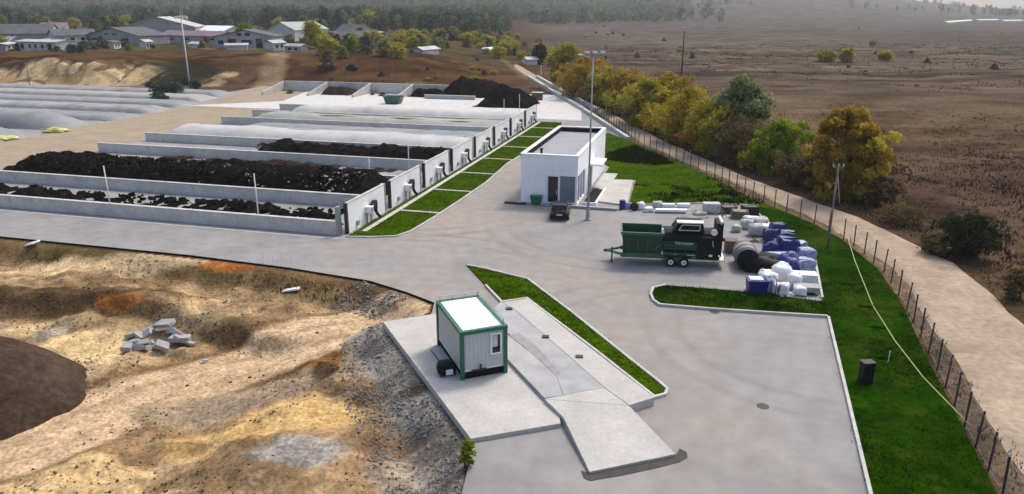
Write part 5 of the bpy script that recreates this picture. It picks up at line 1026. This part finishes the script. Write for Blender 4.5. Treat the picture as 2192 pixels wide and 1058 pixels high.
# shrubs and garden trees of the village edge, and the belt of tall trees behind: individuals that share eight crowns
protos = []
for i, m in enumerate(('wood', 'teal', 'olive', 'green', 'wood', 'teal', 'brown', 'pale')):
    p = make_tree((0, -250, 0), 10, 7.5 if i % 2 else 9.5, m, 60 + i, 'x', n=650, leaf=.75, base=.05, shape='round' if i % 3 else 'cone'); protos.append(p)
used = [False] * 8
def plant(px, py, hm, k, label, group, sx=1.0):
    x, y, z = Gt(px, py); s = hm / 10; o = protos[k]
    if used[k]: o = copy_tree(o)
    used[k] = True; o.location = (x, y, z - .2); o.rotation_euler = (0, 0, random.uniform(0, 6)); o.scale = (s * sx, s * sx, s); o['label'] = label; o['category'] = 'tree'; o['group'] = group
    if 'kind' in o: del o['kind']
rt = random.Random(9)
TENS = ['', '', 'twenty', 'thirty', 'forty', 'fifty', 'sixty', 'seventy', 'eighty', 'ninety']; TO = {2: 'twentieth', 3: 'thirtieth', 4: 'fortieth', 5: 'fiftieth', 6: 'sixtieth', 7: 'seventieth', 8: 'eightieth', 9: 'ninetieth'}
O20 = ORD + ['tenth', 'eleventh', 'twelfth', 'thirteenth', 'fourteenth', 'fifteenth', 'sixteenth', 'seventeenth', 'eighteenth', 'nineteenth']
def ordw(n): return O20[n - 1] if n < 20 else (TO[n // 10] if n % 10 == 0 else TENS[n // 10] + '-' + O20[n % 10 - 1])
def relabel(group, text):                             # each of a group by its place counted from the left
    obs = sorted((o for o in col.objects if o.get('group') == group and o.parent is None), key=lambda o: o.location.x / max(1, o.location.y))
    for i, o in enumerate(obs): o['label'] = text % ordw(i + 1)
for i in range(84):
    px = rt.uniform(690, 1090); py = rt.uniform(80, 126)
    if 860 < px < 1060 and py > 112: py -= 20
    plant(px, py, rt.uniform(2.5, 6.5), rt.choice((2, 3, 6, 2, 0, 7)), 'garden shrub or small tree in the scrub at the village edge', 'scrub at the village edge', 1.35)
for i in range(22): plant(rt.uniform(1040, 1160), rt.uniform(84, 128), rt.uniform(2, 4.5), rt.choice((2, 6, 3)), 'low olive bush in the scrub beside the far road', 'bushes by the far road', 1.4)
for i in range(30): plant(rt.uniform(-30, 700), rt.uniform(64, 76), rt.uniform(6, 11), rt.choice((0, 1, 2, 4, 5, 3)), 'tree standing behind the village roofs', 'trees behind the village')
for i in range(60): plant(700 + 400 * i / 60 + rt.uniform(-8, 8), rt.uniform(60, 72), rt.uniform(8, 15), rt.choice((0, 1, 4, 5, 2, 4, 7)), 'tall tree of the dark belt behind the village', 'dark tree belt behind the village', .8)
for i in range(26): plant(rt.uniform(100, 330), rt.uniform(98, 112), rt.uniform(1.2, 2.6), rt.choice((1, 3, 6, 5)), 'low dark shrub above the sand quarry face', 'shrubs above the quarry', 1.8)
for i in range(14): plant(rt.uniform(310, 420), rt.uniform(150, 182), rt.uniform(1.6, 3.2), 1 if i % 2 else 5, 'dark shrub in the hollow right of the sand face', 'shrubs in the hollow', 1.8)
for i in range(26): plant(rt.uniform(1250, 2192), rt.uniform(52, 150), rt.uniform(1.0, 2.4), rt.choice((6, 5, 2)), 'dark dot of scrub out in the brown field', 'scrub dots in the field', 1.8)
for i in range(34): plant(rt.uniform(-20, 640), rt.uniform(80, 106), rt.uniform(2.2, 5.0), rt.choice((0, 2, 4, 1, 6)), 'x', 'garden trees among the village buildings', 1.2)
for i in range(30): plant(rt.uniform(600, 1080), rt.uniform(128, 172), rt.uniform(.7, 1.5), rt.choice((6, 6, 2)), 'x', 'low scrub on the brown bank', 2.4)
relabel('garden trees among the village buildings', '%s garden tree from the left among the village buildings'); relabel('low scrub on the brown bank', '%s low scrub patch from the left on the brown bank')
relabel('loose litter round the stored goods', '%s crumpled scrap from the left in the litter round the stored goods'); relabel('scrub at the village edge', '%s shrub from the left in the scrub at the village edge'); relabel('bushes by the far road', '%s low bush from the left beside the far road')
relabel('trees behind the village', '%s tree from the left behind the village roofs'); relabel('dark tree belt behind the village', '%s tall tree from the left in the belt behind the village')
relabel('shrubs above the quarry', '%s low dark shrub from the left above the sand quarry face'); relabel('shrubs in the hollow', '%s dark shrub from the left in the hollow beside the sand face'); relabel('scrub dots in the field', '%s dark dot of scrub from the left in the brown field')
relabel('row of pale concrete blocks', '%s pale concrete block from the left at the foot of the tall black heap')
# far woods on the hills: one mass
def woods(n, seed, yr, keep, name, label, m, hr=(7, 15), nl=34):
    rr = np.random.default_rng(seed); y = yr[0] + (yr[1] - yr[0]) * rr.random(n) ** 1.2; x = y * rr.uniform(-1.0, .95, n); k = keep(x, y, rr); x, y = x[k], y[k]; n = len(x); z = gz(x, y)
    h = rr.uniform(hr[0], hr[1], n); w = h * rr.uniform(.45, .75, n); q = np.repeat(np.arange(n), nl); N_ = n * nl
    d = rr.normal(size=(N_, 3)); d /= np.linalg.norm(d, axis=1)[:, None]; d *= (.6 + .4 * rr.random(N_))[:, None]
    c = np.c_[x[q] + d[:, 0] * w[q] / 2, y[q] + d[:, 1] * w[q] / 2, z[q] + h[q] * (.52 + .48 * d[:, 2])]
    a = rr.normal(size=(N_, 3)); a /= np.linalg.norm(a, axis=1)[:, None]; b = np.cross(a, rr.normal(size=(N_, 3))); b /= np.linalg.norm(b, axis=1)[:, None]; s = (w[q] * .30)[:, None]
    V = np.stack([c - a * s, c + a * s * .5 + b * s, c + a * s * .5 - b * s], 1).reshape(-1, 3); tint = np.repeat(np.clip(rr.random(n)[q] * .8 + .2 * rr.random(N_), 0, 1), 3)
    return tag(mesh_np(name, V, np.arange(3 * N_).reshape(-1, 3), LEAF[m], None, False, {'tint': tint}), label, 'wood', kind='stuff')
woods(3600, 3, (560, 1000), lambda x, y, r: (x < -.02 * y) & ((fbm(x / 90, y / 60, 3) > -.12) | (y > 850)), 'far_woods', 'belt of dark woods beyond the village', 'teal', (9, 16))
woods(15000, 4, (900, 2900), lambda x, y, r: ((fbm(x / 260 + 3, y / 200, 3) > -.22) & (x < y * .12)) | ((x >= .06 * y) & (x < y * (.16 + .12 * r.random(len(x)))) & (y > 950) & (y < 1500)) | ((fbm(x / 260 + 8, y / 120, 3) > .12) & (r.random(len(x)) < .5) & (y > 1500)), 'hill_woods', 'hazy woods covering the hills along the horizon', 'wood', (9, 18), 18)

# ================================================================== VILLAGE
def gable(px0, px1, py, eave, ridge, depth, wm, rm, label, wins=(), rot=0, doors=(), cat='building', name='village_building', ridge_along=True, chim=False):
    """a shed or house; px0..px1 is the surveyed foot of its long front; wins = (u0, u1, v0, v1) as fractions of the front"""
    x0, y0, z0 = Gt(px0, py); x1, y1, z1 = Gt(px1, py); Lx = math.hypot(x1 - x0, y1 - y0); an = math.atan2(y1 - y0, x1 - x0) + rot
    t = thing(name, label, cat, (x0, y0, min(z0, z1) - .1), an); e, r, d = eave, ridge, depth
    w = MB().box(0, Lx, 0, d, 0, e)
    if ridge_along: w.add([(0, 0, e), (0, d, e), (0, d / 2, r), (Lx, 0, e), (Lx, d, e), (Lx, d / 2, r)], [(0, 1, 2), (3, 5, 4)])
    else: w.add([(0, 0, e), (Lx, 0, e), (Lx / 2, 0, r), (0, d, e), (Lx, d, e), (Lx / 2, d, r)], [(0, 1, 2), (3, 5, 4)])
    w.build('wall', M[wm], t); o = .5
    if ridge_along: f = MB().add([(-o, -o, e - .2), (Lx + o, -o, e - .2), (Lx + o, d / 2, r + .15), (-o, d / 2, r + .15), (-o, d + o, e - .2), (Lx + o, d + o, e - .2), (-o, -o, e), (Lx + o, -o, e), (Lx + o, d / 2, r + .35), (-o, d / 2, r + .35), (-o, d + o, e), (Lx + o, d + o, e)], [(6, 7, 8, 9), (9, 8, 11, 10), (0, 3, 2, 1), (3, 4, 5, 2), (0, 1, 7, 6), (4, 10, 11, 5), (0, 6, 9, 3), (3, 9, 10, 4), (1, 2, 8, 7), (2, 5, 11, 8)])
    else: f = MB().add([(-o, -o, e - .2), (-o, d + o, e - .2), (Lx / 2, d + o, r + .15), (Lx / 2, -o, r + .15), (Lx + o, -o, e - .2), (Lx + o, d + o, e - .2), (-o, -o, e), (-o, d + o, e), (Lx / 2, d + o, r + .35), (Lx / 2, -o, r + .35), (Lx + o, -o, e), (Lx + o, d + o, e)], [(6, 9, 8, 7), (9, 10, 11, 8), (0, 1, 2, 3), (3, 2, 5, 4), (0, 6, 7, 1), (4, 5, 11, 10), (0, 3, 9, 6), (3, 4, 10, 9), (1, 7, 8, 2), (2, 8, 11, 5)])
    f = f.build('roof', M[rm], t)
    if chim: MB().box(Lx * .3, Lx * .3 + .7, d * .45, d * .45 + .7, e, r + 1.2).build('chimney', M['bgwhite'], f)
    for (u0, u1, v0, v1) in wins:
        g = MB().box(u0 * Lx, u1 * Lx, -.04, -.003, v0 * e, v1 * e).build('window', M['glass'], t); MB().box(u0 * Lx - .15, u1 * Lx + .15, -.12, -.003, v0 * e - .18, v0 * e - .02).build('sill', M['bgwhite'], g)
    for (u0, u1, v1) in doors: MB().box(u0 * Lx, u1 * Lx, -.05, -.003, 0.1, v1 * e).build('door', M['glass'], t)
    return t
gable(462, 588, 104, 4.6, 6.6, 12, 'bglav', 'bgroof', 'long lavender grey barn with a gabled front and dark window openings', ((.05, .14, .4, .7), (.22, .36, .25, .8), (.45, .62, .4, .72), (.83, .93, .42, .72), (.38, .46, 1.02, 1.25), (.52, .60, 1.02, 1.25)), doors=((.69, .80, .82),), ridge_along=False)
gable(575, 632, 88, 5.0, 8.2, 26, 'bgwhite', 'bgrooff', 'large pale hangar behind the lavender barn with a grey green roof', ((.6, .9, .3, .6),), ridge_along=False)
gable(484, 530, 108, 1.9, 2.2, 3, 'bgwhite', 'bgroofl', 'low white shed in front of the lavender barn', ridge_along=True)
gable(190, 300, 97, 3.4, 6.2, 14, 'bgbrick', 'bgroof', 'grey brick barn with small dark windows above the sand quarry', ((.08, .2, .35, .65), (.35, .42, 1.02, 1.2), (.5, .58, 1.02, 1.2), (.66, .8, .4, .66), (.4, .5, .3, .5)), ridge_along=False)
gable(300, 352, 94, 3.6, 4.0, 6, 'bgwhite', 'bgroof', 'white block with three small windows beside the grey brick barn', ((.12, .3, .5, .75), (.4, .58, .5, .75), (.7, .88, .5, .75)))
gable(262, 420, 82, 5.5, 10.0, 30, 'bgbrick', 'bgroofl', 'wide shed with a bright sloping roof edge behind the brick barn', ridge_along=False)
gable(120, 210, 92, 3.4, 5.6, 11, 'bgwhite', 'bgroof', 'bluish white house with a dark eave left of the brick barn', ((.1, .2, .4, .75), (.35, .45, .4, .75), (.6, .7, .4, .75)), chim=True)
gable(38, 122, 108, 3.2, 3.5, 8, 'bgwhite', 'bgroofl', 'low white building with a row of narrow windows at the far left', ((.1, .18, .2, .8), (.3, .36, .3, .7), (.45, .51, .3, .7), (.62, .68, .3, .7)), doors=((.78, .88, .8),))
gable(-40, 110, 88, 3.6, 7.4, 16, 'bgbrick', 'bgroof', 'big dark slate roofed shed at the left edge of the village', ridge_along=True)
gable(-60, 55, 102, 2.2, 2.6, 6, 'bgwhite', 'bgroofl', 'white lean-to at the left edge below the slate roof', ((.3, .5, .3, .7), (.6, .8, .3, .7)))
gable(95, 150, 80, 4.2, 7.4, 12, 'bglav', 'bgroofr', 'house with a reddish roof behind the bluish white one', chim=True)
gable(345, 470, 92, 3.4, 5.0, 9, 'bglav', 'bgroofr', 'long low house with a mauve roof beside the lighting mast', ((.15, .23, .4, .75), (.4, .5, .4, .75), (.75, .95, .5, .75)))
gable(425, 480, 78, 3.5, 5.6, 12, 'bgwhite', 'white', 'shed with the brightest white roof behind the mauve roofed house')
gable(405, 430, 103, 2.2, 2.6, 3, 'bgwhite', 'bgroofl', 'small white hut beside the lighting mast')
gable(705, 780, 98, 3.2, 5.8, 10, 'bgbrick', 'bgroof', 'dark roofed house among the scrub right of the pointed tree', ((.1, .3, .2, .6),)); gable(720, 770, 80, 3.5, 6.4, 9, 'bgbrick', 'bgroof', 'dark roofed house behind, right of the pointed tree', chim=True)
gable(770, 815, 84, 2.4, 2.8, 4, 'bgwhite', 'bgroofl', 'pale flat roofed shed right of the dark roofed house')
gable(905, 940, 118, 2.0, 2.6, 4, 'bgwhite', 'bgroofl', 'small white hut among the scrub in the centre'); gable(1042, 1062, 116, 2.0, 2.6, 4, 'bgwhite', 'white', 'tiny bright white hut near the start of the dirt road'); gable(1128, 1150, 139, 2.0, 2.5, 3, 'bgwhite', 'bgroofl', 'low pale shelter under the dark tree at the road')
for i, (a, b, py) in enumerate(((1450, 1520, 37), (1540, 1600, 39), (1640, 1740, 40), (2030, 2085, 44), (2095, 2140, 46), (2150, 2192, 48))):
    gable(a, b, py, 2.0, 3.2, 9, 'bgwhite', 'bgroofl', '%s long pale greenhouse from the left on the horizon of the field' % ORD[i], name='greenhouse', cat='greenhouse')
rv = random.Random(21)
for i in range(14):
    px = rv.uniform(-20, 640); py = rv.choice((100, 104, 90, 84, 110)) + rv.uniform(-2, 2); wpx = rv.uniform(14, 34)
    t_ = gable(px, px + wpx, py, rv.uniform(1.8, 2.8), rv.uniform(2.6, 4.0), rv.uniform(3, 6), rv.choice(('bgwhite', 'bgbrick', 'bglav')), rv.choice(('bgroof', 'bgroofl', 'bgroofr', 'bgrooff')), 'x', ((.2, .4, .35, .75), (.6, .8, .35, .75)), name='village_shed', cat='shed'); t_['group'] = 'small sheds of the village'
relabel('small sheds of the village', '%s small shed from the left among the village buildings')
# parked cars of the village, a few pixels each
for px, py, m, lab in ((735, 106, 'bag', 'tiny pale car parked before the dark roofed house'), (752, 125, 'black', 'dark round tank on the bank in the centre'), (1128, 136, 'bag', 'tiny pale car at the far end of the dirt road')):
    x, y, z = Gt(px, py); t = thing('far_car' if m == 'bag' else 'round_tank', lab, 'car' if m == 'bag' else 'tank', (x, y, z), .3); MB().lump((0, 0, .8), 3.6, 1.7, 1.1, 3, 8, .02, 4).build('body', M[m], t, True); MB().lump((0, 0, 1.4), 2.0, 1.5, .8, 4, 8, .02, 4).build('top', M['glass'] if m == 'bag' else M['dark'], t, True)

# ================================================================== ERODED SAND BANK
qx = np.arange(-156, -68, .5); qy = np.arange(187.5, 216, .5); QX, QY = np.meshgrid(qx, qy, indexing='ij'); base = gz(QX, QY)
gul = np.abs(fbm(QX / 9 + 3, QY / 22, 4)); det = fbm(QX / 2.4, QY / 2.4, 4); edge = sstep(0, 5, np.minimum(QX + 156, -68 - QX)) * sstep(0, 2.5, QY - 187.5) * (1 - sstep(211, 215, QY))
face = sstep(192, 196, QY) * (1 - sstep(202, 207, QY))
QZ = base - .35 + edge * (.45 + face * (1.1 * (gul * 3 - .5) + .55 * det) + .8 * np.exp(-((QY - 205.5 - 2 * det) / 1.6) ** 2))
qc = np.zeros(QX.shape + (3,)); qc[:] = (.36, .27, .15)
def qp(m, c): qc[:] = qc * (1 - m[..., None]) + np.array(c) * m[..., None]
qp(sstep(.1, .35, det), (.43, .34, .20)); qp(sstep(.14, .05, gul) * 0 + (1 - sstep(.03, .10, gul)) * .9, (.075, .045, .022)); qp(sstep(.12, .3, fbm(QX / 6 + 20, QY / 4, 4)) * .85, (.10, .06, .03))
qp(sstep(203.5, 206, QY + 1.5 * det), (.05, .035, .02)); qp(sstep(208, 210, QY + det), (.085, .055, .03)); qp(1 - sstep(190, 192.5, QY + det), (.17, .115, .065))
qp(np.exp(-((QX + 87) / 9.5) ** 4) * sstep(190.5, 193, QY + 2 * det), (.022, .022, .014)); qp(np.exp(-((QX + 149) / 6.5) ** 4) * sstep(190.5, 193, QY + 2 * det), (.04, .027, .016)); qp(sstep(-76, -72, QX + 3 * det), (.075, .045, .026))
tag(mesh_np('quarry_bank', np.c_[QX.ravel(), QY.ravel(), QZ.ravel()], grid_faces(len(qx), len(qy)), M['ground'], attrs={'col': qc.reshape(-1, 3)}), kind='structure')

# ================================================================== EXCAVATION DETAILS
mx, my = G(-95, 850, -2)
nr, na = 36, 60; V = []
for i in range(nr + 1):
    for k in range(na):
        a = 2 * math.pi * k / na; rad = (7.3 + .9 * float(fbm(math.cos(a) * 3 + 9, math.sin(a) * 3, 3))) * i / nr; x = mx + rad * math.cos(a) * 1.0; y = my + rad * math.sin(a) * .8; hgt = 3.9 * (1 - (i / nr) ** 2.0) * (1.0) * (1 + .12 * float(fbm(math.cos(a) * 2 + 4, math.sin(a) * 2, 3)))
        V.append((x, y, max(-2.6 + hgt, g1(x, y) - .1 if i == nr else -9) + .12 * float(fbm(x / 1.1, y / 1.1, 3))))
V = np.array(V); Fm = np.array([(i * na + k, i * na + (k + 1) % na, (i + 1) * na + (k + 1) % na, (i + 1) * na + k) for i in range(nr) for k in range(na)])
tag(mesh_np('soil_mound', V, Fm[:, ::-1], M['mound']), 'smooth dark brown soil mound at the left edge of the excavation', 'mound')
rs = random.Random(3)
def slab(px, py, w, d, h, label, group=None, m='rubble', tilt=.3, lift=.0, name='concrete_slab'):
    x, y, z = Gt(px, py); o = MB().prism([(-w / 2, -d / 2), (w * .45, -d / 2 * rs.uniform(.7, 1)), (w / 2, d * .1), (w * .4, d / 2), (-w * .42, d / 2 * rs.uniform(.7, 1))], -h / 2, h / 2).build(name, M[m], loc=(x, y, z + h / 2 + lift)); o.rotation_euler = (rs.uniform(-tilt, tilt), rs.uniform(-tilt, tilt), rs.uniform(-.6, .6)); return tag(o, label, 'slab', group)
slab(388, 738, 1.35, .8, .3, 'largest pale slab at the right end of the rubble pile', lift=.3); slab(358, 722, 1.3, .85, .25, 'flat pale slab on top of the rubble pile', lift=.35); slab(345, 748, .9, .5, .3, 'pale block at the near foot of the rubble pile', lift=.1)
for i in range(20): slab(rs.uniform(268, 405), rs.uniform(722, 756), rs.uniform(.4, 1.1), rs.uniform(.25, .6), rs.uniform(.15, .35), 'broken piece of concrete in the rubble pile of the excavation', 'rubble pile in the excavation', tilt=.7, lift=rs.uniform(0, .3), name='concrete_rubble')
relabel('rubble pile in the excavation', '%s broken concrete piece from the left in the rubble pile')
slab(625, 624, 1.2, .7, .12, 'bright white sheet lying on the bank below the yard', m='white', lift=.1, name='white_sheet'); slab(70, 526, 1.5, .8, .12, 'bright white sheet on the bank at the far left of the road', m='white', lift=.15, name='white_sheet'); slab(440, 776, .35, .3, .2, 'single pale stone on the excavation track', m='pad', name='pale_stone')
slab(590, 556, 2.6, .5, .1, 'pale plank with red and white markers at the edge of the road', m='white', tilt=.05, name='marker_plank')
for i in range(4):
    x, y = G(565 + i * 20, 563 + i * 2.5); tag(MB().tube([(x, y, -.1), (x, y, .9)], .03, 6).build('marker_stake', M['bag']), 'thin pale stake in the row at the road edge by the red clay', 'stake', 'stakes at the road edge')
relabel('stakes at the road edge', '%s thin pale stake from the left at the road edge by the red clay')
# loose stones and clods of the excavation and its gravel slope
def stones(n, poly, smin, smax, m, label, name, seed, mask=None):
    rr = np.random.default_rng(seed); xs_ = [p[0] for p in poly]; ys_ = [p[1] for p in poly]; x = rr.uniform(min(xs_), max(xs_), n * 3); y = rr.uniform(min(ys_), max(ys_), n * 3); k = inside(x, y, poly)
    if mask is not None: k &= rr.random(len(x)) < mask(x, y)
    x, y = x[k][:n], y[k][:n]; n = len(x); z = gz(x, y); s = smin * (smax / smin) ** (rr.random(n) ** 2.5)
    base = np.array([(1, 0, 0), (0, 1, 0), (-1, 0, 0), (0, -1, 0), (0, 0, .8), (0, 0, -.8)], float); V = base[None] * s[:, None, None] * rr.uniform(.5, 1.1, (n, 6, 3)) + rr.normal(0, .12, (n, 6, 3)) * s[:, None, None]
    V[..., 0] += x[:, None]; V[..., 1] += y[:, None]; V[..., 2] += (z + s * .2)[:, None]; fb = np.array([(0, 1, 4), (1, 2, 4), (2, 3, 4), (3, 0, 4), (1, 0, 5), (2, 1, 5), (3, 2, 5), (0, 3, 5)])
    return tag(mesh_np(name, V.reshape(-1, 3), (fb[None] + 6 * np.arange(n)[:, None, None]).reshape(-1, 3), M[m], None, False), label, 'stones', kind='stuff')
GS = [G(812, 690), G(1006, 945), G(985, 1075), G(820, 1075, -2), G(740, 900, -2), G(730, 740, -1.5)]
stones(12000, GS, .02, .12, 'stone', 'loose grey gravel on the slope below the concrete pad', 'gravel', 1, lambda x, y: np.clip(.4 + 1.2 * fbm(x / 1.5, y / 1.5, 3), .05, 1))
stones(900, [G(700, 620), G(770, 598), G(880, 632), G(800, 645)], .04, .16, 'stone', 'patch of broken stones at the corner of the road', 'gravel', 2)
PA = [G(-200, 515), G(400, 552), G(790, 606), G(900, 650), G(800, 700), G(960, 1070), G(-300, 1300), G(-600, 700)]
M['clod'] = mat('brown_clods', (.19, .125, .065), 1, .4, .5, world=True, c2=(.29, .20, .11), spec=0); M['clodd'] = mat('dark_clods', (.07, .045, .026), 1, .4, .5, world=True, spec=0)
stones(9000, PA, .025, .13, 'clod', 'sandy clods scattered over the excavation floor', 'soil_clods', 3, lambda x, y: sstep(-.05, .35, fbm(x / 3.1, y / 3.1, 4)) * sstep(1.2, 2.6, segdist(x, y, PTRACK)))
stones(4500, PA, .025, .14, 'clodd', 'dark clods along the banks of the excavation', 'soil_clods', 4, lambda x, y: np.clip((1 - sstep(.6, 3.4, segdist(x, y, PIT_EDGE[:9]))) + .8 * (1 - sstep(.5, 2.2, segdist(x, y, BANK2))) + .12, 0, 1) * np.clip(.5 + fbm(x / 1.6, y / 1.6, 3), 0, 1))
bank = [G(-100, 512), G(400, 556), G(790, 612), G(760, 628), G(380, 580, -1), G(-100, 548, -1)]
tufts('weeds', bank, 6, .3, .10, M['dry'], lambda x, y: sstep(0, .3, fbm(x / 2, y / 2, 3)), 'dry weeds on the bank below the yard road', zf=gz, blades=5, spread=.2)
tufts('weeds', [G(400, 552), G(640, 578), G(790, 606), G(760, 624), G(600, 600)], 5, .3, .12, M['blade_o'], lambda x, y: sstep(.1, .3, fbm(x / 2 + 7, y / 2, 3)), 'green weeds on the bank near the road corner', zf=gz, blades=6, spread=.2)
x, y, z = Gt(660, 990)
# dark tyre marks and a manhole on the yard
for px, py in ((1633, 870), (1530, 668)):
    x, y = G(px, py); tag(MB().tube([(x, y, -.05), (x, y, .012)], .3, 16).build('manhole_cover', M['dsteel']), 'small round dark manhole cover %s the yard' % ('in the open right part of' if px > 1600 else 'near the island kerb of'), 'manhole')

# ================================================================== HAZE
hz = MB().box(-4400, 4400, -260, 4800, -6, 130).build('haze', bpy.data.materials.new('haze_air')); hz['kind'] = 'stuff'
hm = hz.data.materials[0]; hm.use_nodes = True; N = hm.node_tree.nodes; N.remove(N['Principled BSDF']); pv = N.new('ShaderNodeVolumePrincipled'); pv.inputs['Color'].default_value = (.86, .90, .95, 1); pv.inputs['Density'].default_value = .00014; pv.inputs['Anisotropy'].default_value = .3
hm.node_tree.links.new(pv.outputs[0], N['Material Output'].inputs['Volume'])
